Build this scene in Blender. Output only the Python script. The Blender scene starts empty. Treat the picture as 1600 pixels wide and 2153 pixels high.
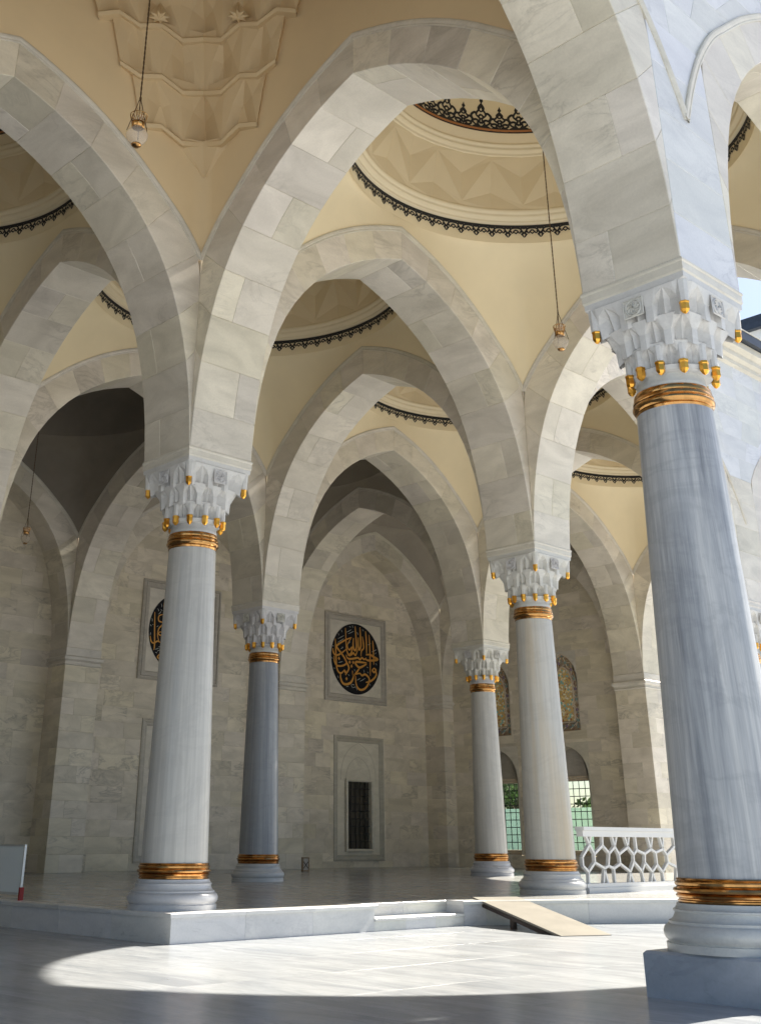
import bpy, bmesh, math, random
from mathutils import Vector, Matrix
R = math.radians
random.seed(7)
scn = bpy.context.scene
COL = scn.collection

# ------------------------------------------------------------------ camera, sky, sun, exposure
cam = bpy.data.cameras.new("camera")
camo = bpy.data.objects.new("camera", cam); COL.objects.link(camo)
cam.sensor_fit = 'AUTO'; cam.sensor_width = 36.0
cam.lens = 39.24
cam.shift_x = 107.3 / 2153; cam.shift_y = -417.7 / 2153
cam.clip_start = 0.1; cam.clip_end = 3000
_yaw, _pit, _rol = 2.3902, 0.4423, 0.0053
_fw = Vector((math.cos(_pit)*math.cos(_yaw), math.cos(_pit)*math.sin(_yaw), math.sin(_pit)))
_r = Vector((math.sin(_yaw), -math.cos(_yaw), 0)); _u = _r.cross(_fw)
_r2 = _r*math.cos(_rol) + _u*math.sin(_rol); _u2 = -_r*math.sin(_rol) + _u*math.cos(_rol)
camo.matrix_world = Matrix(((_r2.x, _u2.x, -_fw.x, 13.287), (_r2.y, _u2.y, -_fw.y, -9.688),
                            (_r2.z, _u2.z, -_fw.z, 0.791), (0, 0, 0, 1)))
scn.camera = camo

SUN_EL = R(41.75)
SUN_DIR = Vector((0.033, 1.0, 0)).normalized()      # towards the sun, on the ground
world = bpy.data.worlds.new("World"); scn.world = world; world.use_nodes = True
wn = world.node_tree.nodes; wl = world.node_tree.links
bg = wn["Background"]
sky = wn.new("ShaderNodeTexSky"); sky.sky_type = 'NISHITA'; sky.sun_disc = False
sky.sun_elevation = SUN_EL
sky.sun_rotation = math.atan2(SUN_DIR.x, SUN_DIR.y)
sky.air_density = 1.0; sky.dust_density = 1.0; sky.ozone_density = 2.2
wl.new(sky.outputs[0], bg.inputs[0]); bg.inputs[1].default_value = 0.05
sun = bpy.data.lights.new("sun", 'SUN'); sun.energy = 5.0; sun.angle = R(0.55); sun.color = (1.0, 0.92, 0.79)
suno = bpy.data.objects.new("sun", sun); COL.objects.link(suno)
_sd = Vector((SUN_DIR.x*math.cos(SUN_EL), SUN_DIR.y*math.cos(SUN_EL), math.sin(SUN_EL)))
suno.rotation_euler = _sd.to_track_quat('Z', 'Y').to_euler(); suno.location = (20, 40, 60)
vs = scn.view_settings
vs.view_transform = 'Standard'; vs.look = 'None'; vs.exposure = 1.78; vs.gamma = 1.0; vs.use_curve_mapping = False
scn.cycles.max_bounces = 14; scn.cycles.diffuse_bounces = 8; scn.cycles.glossy_bounces = 4
scn.cycles.transmission_bounces = 6; scn.cycles.transparent_max_bounces = 8
scn.cycles.caustics_reflective = False; scn.cycles.caustics_refractive = False
scn.cycles.sample_clamp_indirect = 6.0

# ------------------------------------------------------------------ helpers
def finish(o, parent, label=None, cat=None, group=None, kind=None):
    COL.objects.link(o)
    if parent is not None: o.parent = parent
    if label: o['label'] = label
    if cat: o['category'] = cat
    if group: o['group'] = group
    if kind: o['kind'] = kind
    return o
def empty(name, loc=(0, 0, 0), rz=0.0, label=None, cat=None, group=None, kind=None):
    o = bpy.data.objects.new(name, None); o.location = loc; o.rotation_euler = (0, 0, rz)
    o.empty_display_size = 0.3
    return finish(o, None, label, cat, group, kind)
def mesh(name, vs_, fs, mat=None, smooth=False):
    m = bpy.data.meshes.new(name); m.from_pydata([tuple(v) for v in vs_], [], fs)
    if mat: m.materials.append(mat)
    if smooth: m.polygons.foreach_set("use_smooth", [True]*len(m.polygons))
    m.update(); return m
def put(name, m, parent=None, loc=(0, 0, 0), rz=0.0, **kw):
    o = bpy.data.objects.new(name, m); o.location = loc; o.rotation_euler = (0, 0, rz)
    return finish(o, parent, **kw)
class MB:
    """collects shapes into one mesh"""
    def __init__(s): s.v = []; s.f = []
    def add(s, vs_, fs):
        b = len(s.v); s.v += [tuple(v) for v in vs_]; s.f += [tuple(i+b for i in f) for f in fs]
    def box(s, x0, x1, y0, y1, z0, z1):
        s.add([(x0,y0,z0),(x1,y0,z0),(x1,y1,z0),(x0,y1,z0),(x0,y0,z1),(x1,y0,z1),(x1,y1,z1),(x0,y1,z1)],
              [(0,3,2,1),(4,5,6,7),(0,1,5,4),(1,2,6,5),(2,3,7,6),(3,0,4,7)])
    def bar(s, p, q, w, d, up=(0, 0, 1)):
        p = Vector(p); q = Vector(q); t = (q-p).normalized(); a = t.cross(Vector(up))
        if a.length < 1e-4: a = t.cross(Vector((1, 0, 0)))
        a.normalize(); b = a.cross(t)
        vs_ = [c + a*(sx*w/2) + b*(sy*d/2) for c in (p, q) for sx, sy in ((-1,-1),(1,-1),(1,1),(-1,1))]
        s.add(vs_, [(3,2,1,0),(4,5,6,7),(0,1,5,4),(1,2,6,5),(2,3,7,6),(3,0,4,7)])
    def tube(s, p, q, r0, r1=None, n=8):
        r1 = r0 if r1 is None else r1
        p = Vector(p); q = Vector(q); t = (q-p).normalized(); a = t.cross(Vector((0, 0, 1)))
        if a.length < 1e-4: a = Vector((1, 0, 0))
        a.normalize(); b = a.cross(t); vs_ = []
        for c, r in ((p, r0), (q, r1)):
            for k in range(n):
                g = 2*math.pi*k/n; vs_.append(c + a*(r*math.cos(g)) + b*(r*math.sin(g)))
        s.add(vs_, [(k, (k+1) % n, n+(k+1) % n, n+k) for k in range(n)] + [tuple(range(n))[::-1], tuple(range(n, 2*n))])
    def lathe(s, prof, n=32, c=(0, 0)):
        vs_ = []; fs = []
        for r, z in prof:
            for k in range(n):
                g = 2*math.pi*k/n; vs_.append((c[0]+r*math.cos(g), c[1]+r*math.sin(g), z))
        for i in range(len(prof)-1):
            for k in range(n):
                k2 = (k+1) % n; fs.append((i*n+k, i*n+k2, (i+1)*n+k2, (i+1)*n+k))
        s.add(vs_, fs)
    def strip(s, pts, w, mapf, z=0.0):
        """a flat 2-D stroke with constant or tapering width, carried to 3-D by mapf"""
        n = len(pts)
        if n < 2: return
        vs_ = []
        for i, (x, y) in enumerate(pts):
            x0, y0 = pts[max(i-1, 0)]; x1, y1 = pts[min(i+1, n-1)]
            dx, dy = x1-x0, y1-y0; l = math.hypot(dx, dy) or 1
            ww = w[i] if isinstance(w, (list, tuple)) else w
            nx, ny = -dy/l*ww/2, dx/l*ww/2
            vs_ += [mapf(x+nx, y+ny), mapf(x-nx, y-ny)]
        s.add(vs_, [(2*i, 2*i+1, 2*i+3, 2*i+2) for i in range(n-1)])
    def make(s, name, mat, smooth=False): return mesh(name, s.v, s.f, mat, smooth)
    def put(s, name, mat, parent=None, loc=(0, 0, 0), rz=0.0, smooth=False, **kw):
        return put(name, s.make(name, mat, smooth), parent, loc, rz, **kw)
def smooth_line(pts, k=5):
    """Catmull-Rom through 2-D points"""
    out = []; n = len(pts)
    for i in range(n-1):
        p0 = pts[max(i-1, 0)]; p1 = pts[i]; p2 = pts[i+1]; p3 = pts[min(i+2, n-1)]
        for j in range(k):
            t = j/k
            out.append(tuple(0.5*((2*p1[c]) + (-p0[c]+p2[c])*t + (2*p0[c]-5*p1[c]+4*p2[c]-p3[c])*t*t + (-p0[c]+3*p1[c]-3*p2[c]+p3[c])*t**3) for c in (0, 1)))
    out.append(tuple(pts[-1][:2])); return out

# ------------------------------------------------------------------ materials
class NT:
    def __init__(s, name):
        s.m = bpy.data.materials.new(name); s.m.use_nodes = True
        s.t = s.m.node_tree; s.b = s.t.nodes["Principled BSDF"]
    def n(s, typ, **kw):
        x = s.t.nodes.new(typ)
        for k, v in kw.items(): setattr(x, k, v)
        return x
    def l(s, a, b): s.t.links.new(a, b)
    def val(s, sock, v):
        if isinstance(v, (int, float, tuple, list)): sock.default_value = v
        else: s.l(v, sock)
    def math(s, op, a, b=0.0, clamp=False):
        x = s.n("ShaderNodeMath", operation=op); x.use_clamp = clamp
        s.val(x.inputs[0], a); s.val(x.inputs[1], b); return x.outputs[0]
    def noise(s, vec, scale, detail=4, rough=0.55, dist=0.0):
        x = s.n("ShaderNodeTexNoise"); s.l(vec, x.inputs["Vector"])
        x.inputs["Scale"].default_value = scale; x.inputs["Detail"].default_value = detail
        x.inputs["Roughness"].default_value = rough; x.inputs["Distortion"].default_value = dist
        return x.outputs["Fac"]
    def ramp(s, fac, stops):
        x = s.n("ShaderNodeValToRGB"); s.l(fac, x.inputs[0]); e = x.color_ramp.elements
        while len(e) < len(stops): e.new(0.5)
        for i, (p, c) in enumerate(stops):
            e[i].position = p; e[i].color = c if len(c) == 4 else (*c, 1)
        return x.outputs[0]
    def mix(s, fac, a, b, typ='MIX'):
        x = s.n("ShaderNodeMix", data_type='RGBA', blend_type=typ)
        s.val(x.inputs[0], fac)
        for sock, v in ((x.inputs[6], a), (x.inputs[7], b)):
            if isinstance(v, tuple): sock.default_value = v if len(v) == 4 else (*v, 1)
            else: s.l(v, sock)
        return x.outputs[2]
    def mapping(s, vec, scale=(1, 1, 1), rot=(0, 0, 0)):
        x = s.n("ShaderNodeMapping"); s.l(vec, x.inputs[0])
        x.inputs["Rotation"].default_value = rot; x.inputs["Scale"].default_value = scale
        return x.outputs[0]
    def coords(s, per_object=True):
        tc = s.n("ShaderNodeTexCoord"); v = tc.outputs["Object"]
        if not per_object: return v, None
        oi = s.n("ShaderNodeObjectInfo")
        cx = s.n("ShaderNodeCombineXYZ")
        s.l(s.math('MULTIPLY', oi.outputs["Random"], 83.0), cx.inputs[0])
        s.l(s.math('MULTIPLY', oi.outputs["Random"], 37.0), cx.inputs[1])
        s.l(s.math('MULTIPLY', oi.outputs["Random"], 151.0), cx.inputs[2])
        a = s.n("ShaderNodeVectorMath", operation='ADD'); s.l(v, a.inputs[0]); s.l(cx.outputs[0], a.inputs[1])
        return a.outputs[0], oi.outputs["Random"]
    def bump(s, h, strength=0.2, dist=0.01):
        x = s.n("ShaderNodeBump"); x.inputs["Strength"].default_value = strength
        x.inputs["Distance"].default_value = dist; s.l(h, x.inputs["Height"]); s.l(x.outputs[0], s.b.inputs["Normal"])
    def set(s, **kw):
        for k, v in kw.items(): s.val(s.b.inputs[k.replace('_', ' ')], v)
        return s.m

def marble(name, light, dark, vein, rough=0.35, tone=0.14, scale=0.9, streak=(1, 1, 2.6), tilt=0.5, vein_amt=0.55, spread=0.5):
    t = NT(name); v, rnd = t.coords()
    mp = t.mapping(v, streak, (0.3, tilt, 0.2))
    clouds = t.noise(mp, scale, 5, 0.6, 0.9)
    base = t.ramp(clouds, [(0.5-spread*0.4, dark), (0.5+spread*0.3, light)])
    vn = t.noise(mp, scale*1.5, 6, 0.6, 1.1)
    band = t.math('ABSOLUTE', t.math('SUBTRACT', vn, 0.5))
    vf = t.ramp(band, [(0.0, (1, 1, 1)), (0.018, (0.45,)*3), (0.07, (0, 0, 0))])
    gate = t.ramp(t.noise(v, scale*0.8, 2, 0.5, 0.3), [(0.47, (0, 0, 0)), (0.66, (1, 1, 1))])
    c = t.mix(t.math('MULTIPLY', t.math('MULTIPLY', vf, gate), vein_amt), base, vein)
    wn_ = t.n("ShaderNodeTexWhiteNoise", noise_dimensions='1D'); t.l(rnd, wn_.inputs["W"])
    k = t.math('ADD', t.math('MULTIPLY', wn_.outputs["Value"], tone*2), 1.0-tone)
    kc = t.n("ShaderNodeCombineColor"); t.l(k, kc.inputs[0]); t.l(k, kc.inputs[1])
    k2 = t.math('MULTIPLY', k, t.math('ADD', t.math('MULTIPLY', rnd, 0.10), 0.95)); t.l(k2, kc.inputs[2])
    c = t.mix(1.0, c, kc.outputs[0], 'MULTIPLY')
    fine = t.noise(v, 38, 3, 0.6)
    c = t.mix(0.10, c, t.ramp(fine, [(0.3, (0.25,)*3), (0.7, (1.0,)*3)]), 'MULTIPLY')
    t.l(c, t.b.inputs["Base Color"])
    rr = t.math('ADD', t.math('MULTIPLY', clouds, 0.2), rough-0.1)
    t.l(rr, t.b.inputs["Roughness"]); t.bump(fine, 0.06, 0.004)
    return t.m
M_ARCH = marble("arch_marble", (0.765, 0.71, 0.605), (0.575, 0.53, 0.445), (0.36, 0.33, 0.275), tone=0.10, scale=0.75, vein_amt=0.5)
M_OUTER = marble("sky_cooled_outer_marble", (0.71, 0.715, 0.71), (0.59, 0.60, 0.605), (0.42, 0.43, 0.45), tone=0.06)  # same marble as the arches, blue sky light worked into its cooler colour
M_WALL = marble("wall_marble", (0.78, 0.71, 0.585), (0.575, 0.52, 0.42), (0.30, 0.275, 0.23), tone=0.09, scale=0.8, vein_amt=0.7)
M_TRIM = marble("trim_marble", (0.70, 0.66, 0.575), (0.57, 0.535, 0.46), (0.42, 0.41, 0.4), tone=0.05, scale=1.5, vein_amt=0.35)
M_GREY = marble("grey_marble", (0.51, 0.475, 0.41), (0.40, 0.375, 0.325), (0.30, 0.28, 0.25), tone=0.05, scale=2.0, vein_amt=0.4)
M_CAP = marble("carved_marble", (0.66, 0.65, 0.63), (0.58, 0.57, 0.55), (0.48, 0.47, 0.46), rough=0.5, tone=0.04, scale=2.0, vein_amt=0.3)
M_BASE = marble("base_marble", (0.62, 0.625, 0.63), (0.44, 0.455, 0.485), (0.36, 0.385, 0.43), rough=0.3, tone=0.04, scale=1.2, streak=(1, 1, 3), vein_amt=0.5)
M_PLINTH = marble("plinth_marble", (0.42, 0.455, 0.49), (0.31, 0.345, 0.385), (0.2, 0.23, 0.27), rough=0.3, tone=0.03, scale=1.1, vein_amt=0.7)
M_PLAT = marble("platform_marble", (0.70, 0.70, 0.685), (0.56, 0.57, 0.575), (0.42, 0.43, 0.45), rough=0.3, tone=0.06, scale=1.0, vein_amt=0.45)
def floor_mat(name, light, dark, tint, rough):
    t = NT(name); v, rnd = t.coords()
    mp = t.mapping(v, (0.35, 1.9, 1.0), (0, 0, R(43)))
    a = t.noise(mp, 1.1, 6, 0.62, 1.1)
    c = t.ramp(a, [(0.32, dark), (0.62, light)])
    b = t.noise(mp, 3.0, 6, 0.6, 1.6)
    c = t.mix(t.math('MULTIPLY', t.ramp(t.math('ABSOLUTE', t.math('SUBTRACT', b, 0.5)), [(0, (1, 1, 1)), (0.05, (0, 0, 0))]), 0.25), c, tint)
    k = t.math('ADD', t.math('MULTIPLY', rnd, 0.08), 0.95)
    kc = t.n("ShaderNodeCombineColor"); [t.l(k, kc.inputs[i]) for i in range(3)]
    c = t.mix(1.0, c, kc.outputs[0], 'MULTIPLY')
    t.l(c, t.b.inputs["Base Color"])
    t.l(t.math('ADD', t.math('MULTIPLY', t.noise(v, 2.3, 4), 0.16), rough-0.08), t.b.inputs["Roughness"]); t.b.inputs["Specular IOR Level"].default_value = 0.38
    return t.m
M_FLOOR = floor_mat("floor_marble", (0.385, 0.405, 0.425), (0.255, 0.275, 0.30), (0.17, 0.19, 0.22), 0.23)
M_FLOOR2 = floor_mat("hall_floor_marble", (0.40, 0.40, 0.39), (0.31, 0.315, 0.31), (0.25, 0.255, 0.255), 0.2)
def shaft_mat(name, light, mid, dark, freq, contrast):
    t = NT(name); v, rnd = t.coords()
    mp = t.mapping(v, (1, 1, 0.035), (0.05, 0.03, 0))
    a = t.noise(mp, freq, 7, 0.7, 0.4)
    c = t.ramp(a, [(0.5-contrast, dark), (0.5, mid), (0.5+contrast, light)])
    bcl = t.noise(v, 0.9, 3, 0.5, 0.5)
    c = t.mix(t.math('MULTIPLY', bcl, 0.5), c, mid)
    fl = t.noise(t.mapping(v, (1, 1, 0.02)), freq*6, 3, 0.6)
    cr = t.noise(t.mapping(v, (0.7, 0.7, 1.6), (0.5, 0.35, 0.2)), 1.1, 6, 0.62, 0.9)
    c = t.mix(t.math('MULTIPLY', t.ramp(t.math('ABSOLUTE', t.math('SUBTRACT', cr, 0.5)), [(0.0, (1, 1, 1)), (0.06, (0, 0, 0))]), 0.20), c, dark)
    c = t.mix(0.22, c, t.ramp(fl, [(0.35, (0.45,)*3), (0.6, (1, 1, 1))]), 'MULTIPLY')
    t.l(c, t.b.inputs["Base Color"]); t.b.inputs["Roughness"].default_value = 0.33
    t.bump(fl, 0.12, 0.004)
    return t.m
M_SHAFT_NEAR = shaft_mat("streaked_blue_grey_marble", (0.66, 0.655, 0.64), (0.42, 0.43, 0.445), (0.19, 0.20, 0.225), 6.5, 0.16)
M_SHAFT = shaft_mat("pale_streaked_marble", (0.64, 0.625, 0.59), (0.53, 0.52, 0.495), (0.38, 0.375, 0.37), 4.5, 0.2)
M_SHAFT_SHADED = shaft_mat("shade_darkened_streaked_marble", (0.46, 0.47, 0.49), (0.335, 0.35, 0.38), (0.22, 0.235, 0.27), 5.0, 0.2)  # shaft marble darkened and greyed: the column's shade is put into the colour
M_SHAFT_STAIN = shaft_mat("pale_streaked_marble_with_ochre", (0.64, 0.62, 0.58), (0.53, 0.515, 0.48), (0.39, 0.38, 0.36), 4.5, 0.2)
def ochre_stain(m):
    t = m.node_tree; b = t.nodes["Principled BSDF"]; src = b.inputs["Base Color"].links[0].from_socket
    tc = t.nodes.new("ShaderNodeTexCoord"); mp = t.nodes.new("ShaderNodeMapping")
    mp.inputs["Scale"].default_value = (3.5, 3.5, 0.22); t.links.new(tc.outputs["Object"], mp.inputs[0])
    nz = t.nodes.new("ShaderNodeTexNoise"); nz.inputs["Scale"].default_value = 1.0; nz.inputs["Detail"].default_value = 4
    t.links.new(mp.outputs[0], nz.inputs["Vector"])
    rp = t.nodes.new("ShaderNodeValToRGB"); rp.color_ramp.elements[0].position = 0.55; rp.color_ramp.elements[1].position = 0.72
    t.links.new(nz.outputs["Fac"], rp.inputs[0])
    mm = t.nodes.new("ShaderNodeMath"); mm.operation = 'MULTIPLY'; mm.inputs[1].default_value = 0.55
    t.links.new(rp.outputs[0], mm.inputs[0])
    mx = t.nodes.new("ShaderNodeMix"); mx.data_type = 'RGBA'; t.links.new(mm.outputs[0], mx.inputs[0])
    t.links.new(src, mx.inputs[6]); mx.inputs[7].default_value = (0.56, 0.45, 0.29, 1)
    t.links.new(mx.outputs[2], b.inputs["Base Color"])
ochre_stain(M_SHAFT_STAIN)
def plain(name, col, rough=0.6, metal=0.0, var=0.0, vscale=3.0, **kw):
    t = NT(name); v, _ = t.coords(False)
    if var > 0:
        a = t.noise(v, vscale, 5, 0.6, 0.3)
        c = t.ramp(a, [(0.3, tuple(x*(1-var) for x in col)), (0.7, tuple(min(1, x*(1+var)) for x in col))])
        t.l(c, t.b.inputs["Base Color"]); t.bump(t.noise(v, vscale*9, 4), 0.08, 0.005)
    else: t.b.inputs["Base Color"].default_value = (*col, 1)
    t.b.inputs["Roughness"].default_value = rough; t.b.inputs["Metallic"].default_value = metal
    for k, x in kw.items(): t.b.inputs[k.replace('_', ' ')].default_value = x
    return t.m
M_PLASTER = plain("cream_plaster", (0.81, 0.705, 0.49), 0.75, var=0.055, vscale=0.55)
M_PLASTER_BUFF = plain("buff_vault_plaster", (0.72, 0.575, 0.36), 0.75, var=0.055, vscale=0.55)
M_VAULT_UNLIT = plain("unlit_toned_vault_plaster", (0.25, 0.22, 0.18), 0.8, var=0.22, vscale=0.5)  # unlit vault: the shade of the bay is painted into this dark colour
M_VAULT_DIM = plain("shade_toned_vault_plaster", (0.38, 0.34, 0.28), 0.8, var=0.15, vscale=0.5)  # lighter version for the less dim bays, their shade also in the colour
M_PLASTER_HI = plain("ivory_plaster", (0.80, 0.70, 0.50), 0.7, var=0.02, vscale=1.0)
M_PLASTER_LO = plain("sand_plaster", (0.75, 0.64, 0.44), 0.75, var=0.03, vscale=1.0)
M_PLASTER_MUQ = plain("buff_plaster", (0.64, 0.50, 0.305), 0.75, var=0.03, vscale=1.0)
M_BLACK = plain("black_ornament_paint", (0.012, 0.013, 0.018), 0.6)
M_ORANGE = plain("terracotta_paint", (0.36, 0.15, 0.05), 0.6, var=0.05)
M_GOLD = plain("gilded_bronze", (0.52, 0.285, 0.105), 0.17, 1.0, var=0.3, vscale=9.0)
M_GOLD2 = plain("gold_leaf", (0.95, 0.46, 0.075), 0.28, 1.0, var=0.12, vscale=14.0)
M_GOLDPAINT = plain("gold_paint", (0.62, 0.31, 0.06), 0.45, 0.25)
M_GREYPAINT = plain("pale_grey_paint", (0.36, 0.38, 0.36), 0.6)
M_INK = plain("blue_black_enamel", (0.008, 0.009, 0.013), 0.5, Specular_IOR_Level=0.15)
M_IRON = plain("black_iron", (0.02, 0.021, 0.024), 0.45, 0.3)
M_GUTTER = plain("dark_zinc", (0.045, 0.055, 0.075), 0.4, 0.4, var=0.2)
M_WOOD = plain("plywood", (0.22, 0.208, 0.182), 0.8, var=0.10, vscale=2.0, Specular_IOR_Level=0.08)
M_WOOD_DK = plain("dark_brown_wood", (0.035, 0.022, 0.018), 0.6, var=0.2)
M_BOXWOOD = plain("brown_box_wood", (0.30, 0.20, 0.11), 0.6, var=0.2, vscale=6)
M_BOXWHITE = plain("frosted_lantern_panel", (0.55, 0.52, 0.48), 0.5)
M_WHITE = plain("white_stone", (0.74, 0.74, 0.73), 0.5, var=0.03, vscale=2.0)
M_PAVING = plain("grey_stone_paving", (0.37, 0.385, 0.40), 0.6, var=0.15, vscale=0.3)
M_BOARD = plain("white_board_face", (0.76, 0.82, 0.84), 0.4)
M_BOARDEDGE = plain("aluminium_edge", (0.62, 0.64, 0.65), 0.35, 0.6)
M_RED = plain("red_rubber", (0.30, 0.02, 0.02), 0.5)
M_BRASSCHAIN = plain("dark_brass", (0.12, 0.075, 0.04), 0.45, 0.7)
M_GREENGLASS = plain("pale_green_wall", (0.38, 0.58, 0.49), 0.5, var=0.05)
M_DARKROOM = plain("unlit_room", (0.05, 0.05, 0.05), 0.9)
M_BARK = plain("bark", (0.09, 0.065, 0.045), 0.9, var=0.3, vscale=8)
def leaf_mat():
    t = NT("leaves"); v, r = t.coords()
    a = t.noise(v, 2.2, 3)
    t.l(t.ramp(a, [(0.3, (0.025, 0.055, 0.012)), (0.7, (0.12, 0.19, 0.04))]), t.b.inputs["Base Color"])
    t.b.inputs["Roughness"].default_value = 0.55
    return t.m
M_LEAF = leaf_mat()
def glass_mat(name, col, alpha, rough=0.03):
    t = NT(name); out = t.t.nodes["Material Output"]
    tr = t.n("ShaderNodeBsdfTransparent"); gl = t.n("ShaderNodeBsdfGlossy")
    tr.inputs[0].default_value = (*col, 1); gl.inputs["Roughness"].default_value = rough
    fr = t.n("ShaderNodeFresnel"); fr.inputs[0].default_value = 1.5
    mx = t.n("ShaderNodeMixShader"); t.l(t.math('ADD', fr.outputs[0], alpha), mx.inputs[0])
    t.l(tr.outputs[0], mx.inputs[1]); t.l(gl.outputs[0], mx.inputs[2]); t.l(mx.outputs[0], out.inputs[0])
    return t.m
M_GLASS = glass_mat("clear_window_glass", (0.93, 0.97, 0.95), 0.02)
def lamp_glass():
    t = NT("lamp_glass"); out = t.t.nodes["Material Output"]
    tr = t.n("ShaderNodeBsdfTransparent"); tr.inputs[0].default_value = (0.95, 0.92, 0.88, 1)
    t.b.inputs["Base Color"].default_value = (0.72, 0.66, 0.58, 1); t.b.inputs["Roughness"].default_value = 0.08
    mx = t.n("ShaderNodeMixShader"); mx.inputs[0].default_value = 0.30
    t.l(tr.outputs[0], mx.inputs[1]); t.l(t.b.outputs[0], mx.inputs[2]); t.l(mx.outputs[0], out.inputs[0])
    return t.m
M_LAMPGLASS = lamp_glass()
M_DARKGLASS = plain("dark_window_glass", (0.05, 0.046, 0.038), 0.06)
def stained(name="coloured_glass_mosaic", dim=False):
    t = NT(name); v, _ = t.coords(False)
    vo = t.n("ShaderNodeTexVoronoi"); vo.inputs["Scale"].default_value = 15.0; t.l(v, vo.inputs["Vector"])
    sep = t.n("ShaderNodeSeparateColor"); t.l(vo.outputs["Color"], sep.inputs[0])
    c = t.ramp(sep.outputs[0], [(0.0, (0.75, 0.5, 0.15)), (0.25, (0.92, 0.72, 0.32)), (0.42, (0.25, 0.58, 0.54)), (0.56, (0.9, 0.84, 0.62)), (0.70, (0.5, 0.22, 0.08)), (0.82, (0.7, 0.5, 0.18)), (1.0, (0.25, 0.36, 0.45))])
    for e in t.t.nodes: 
        if e.bl_idname == "ShaderNodeValToRGB": e.color_ramp.interpolation = 'CONSTANT'
    vd = t.n("ShaderNodeTexVoronoi", feature='DISTANCE_TO_EDGE'); vd.inputs["Scale"].default_value = 15.0; t.l(v, vd.inputs["Vector"])
    x = t.math('GREATER_THAN', vd.outputs["Distance"], 0.06)
    c = t.mix(x, (0.5, 0.43, 0.32), c)
    if dim: c = t.mix(0.62, c, (0.20, 0.16, 0.17))
    t.l(c, t.b.inputs["Base Color"]); t.b.inputs["Roughness"].default_value = 0.2
    return t.m
M_STAINED = stained(); M_BORDERGLASS = stained("dim_violet_mosaic", True)
M_VIOLET = plain("violet_glass_roundel", (0.28, 0.22, 0.30), 0.2)
M_TEAL = plain("teal_glass_roundel", (0.28, 0.38, 0.36), 0.2)
M_STUCCO = plain("stucco_tracery", (0.62, 0.53, 0.42), 0.6, var=0.08, vscale=10)
# ------------------------------------------------------------------ plan of the portico
U = {1: 8.0, 0: 0.0, -1: -8.0, -2: -16.75}
PV = 8.12
def V(j): return PV*j
A = 0.575            # half the side of an impost pier
ZA = 5.856           # springing line
HP = 0.33            # height of the platform above the courtyard
WALL_U = -17.1       # face of the closed back wall
WALL_V = 24.36       # face of the closed end wall
SOF = [(0,5.856),(.025,6.3),(.075,6.8),(.16,7.3),(.28,7.78),(.44,8.25),(.63,8.66),(.87,9.05),(1.13,9.38),(1.42,9.68),(1.77,9.97),(2.13,10.21),(2.53,10.43),(2.97,10.62),(3.425,10.77)]
EXT = [(0,9.05),(.2,9.33),(.45,9.62),(.78,9.92),(1.3,10.36),(1.85,10.74),(2.4,11.04),(2.95,11.27),(3.425,11.43)]
def lerp_tab(tab, x, ix=0, iy=1):
    for p, q in zip(tab, tab[1:]):
        if x <= q[ix] or q is tab[-1]:
            t = (x-p[ix])/(q[ix]-p[ix]); return p[iy]+(q[iy]-p[iy])*max(0, min(1, t))
def resample(path, n):
    d = [0]
    for p, q in zip(path, path[1:]): d.append(d[-1]+math.hypot(q[0]-p[0], q[1]-p[1]))
    out = []
    for k in range(n+1):
        t = d[-1]*k/n
        for i in range(len(d)-1):
            if t <= d[i+1]+1e-9:
                f = (t-d[i])/(d[i+1]-d[i]); out.append((path[i][0]+(path[i+1][0]-path[i][0])*f, path[i][1]+(path[i+1][1]-path[i][1])*f)); break
    return out
SOF_S = smooth_line(SOF, 4); EXT_S = smooth_line(EXT, 4)
NV = 9
S_PTS = resample(SOF_S, NV*2); O_PTS = resample([(0, 5.856)]+EXT_S, NV*2)

# the ground first: one sheet out to the horizon, marble slabs where the picture shows them
g = MB(); g.add([(-1500,-1500,-HP-.006),(1500,-1500,-HP-.006),(1500,1500,-HP-.006),(-1500,1500,-HP-.006)], [(0,1,2,3)])
g.put("ground", M_PAVING, kind='structure')
g = MB(); g.add([(-17.4,-14,-HP-.004),(13.5,-14,-HP-.004),(13.5,24,-HP-.004),(-17.4,24,-HP-.004)], [(0,1,2,3)])
floor = g.put("courtyard_floor", M_FLOOR, kind='structure')
def slab_mesh(lx, ly, lz, ch, mat, name):
    b = MB(); x, y = lx/2, ly/2
    b.add([(-x,-y,-lz),(x,-y,-lz),(x,y,-lz),(-x,y,-lz),(-x,-y,-ch),(x,-y,-ch),(x,y,-ch),(-x,y,-ch),
           (-x+ch,-y+ch,0),(x-ch,-y+ch,0),(x-ch,y-ch,0),(-x+ch,y-ch,0)],
          [(0,1,5,4),(1,2,6,5),(2,3,7,6),(3,0,4,7),(4,5,9,8),(5,6,10,9),(6,7,11,10),(7,4,8,11),(8,9,10,11)])
    return b.make(name, mat)
TS = 1.35
tile_m = slab_mesh(TS-.0014, TS-.0014, .03, .0001, M_FLOOR, "tile")
for ix in range(-4, 8):
    for iy in range(-7, 8):
        x = ix*TS+1.0; y = iy*TS+.3
        if x < .2 and y > .05: continue
        put("tile", tile_m, floor, (x, y, -HP))

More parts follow.
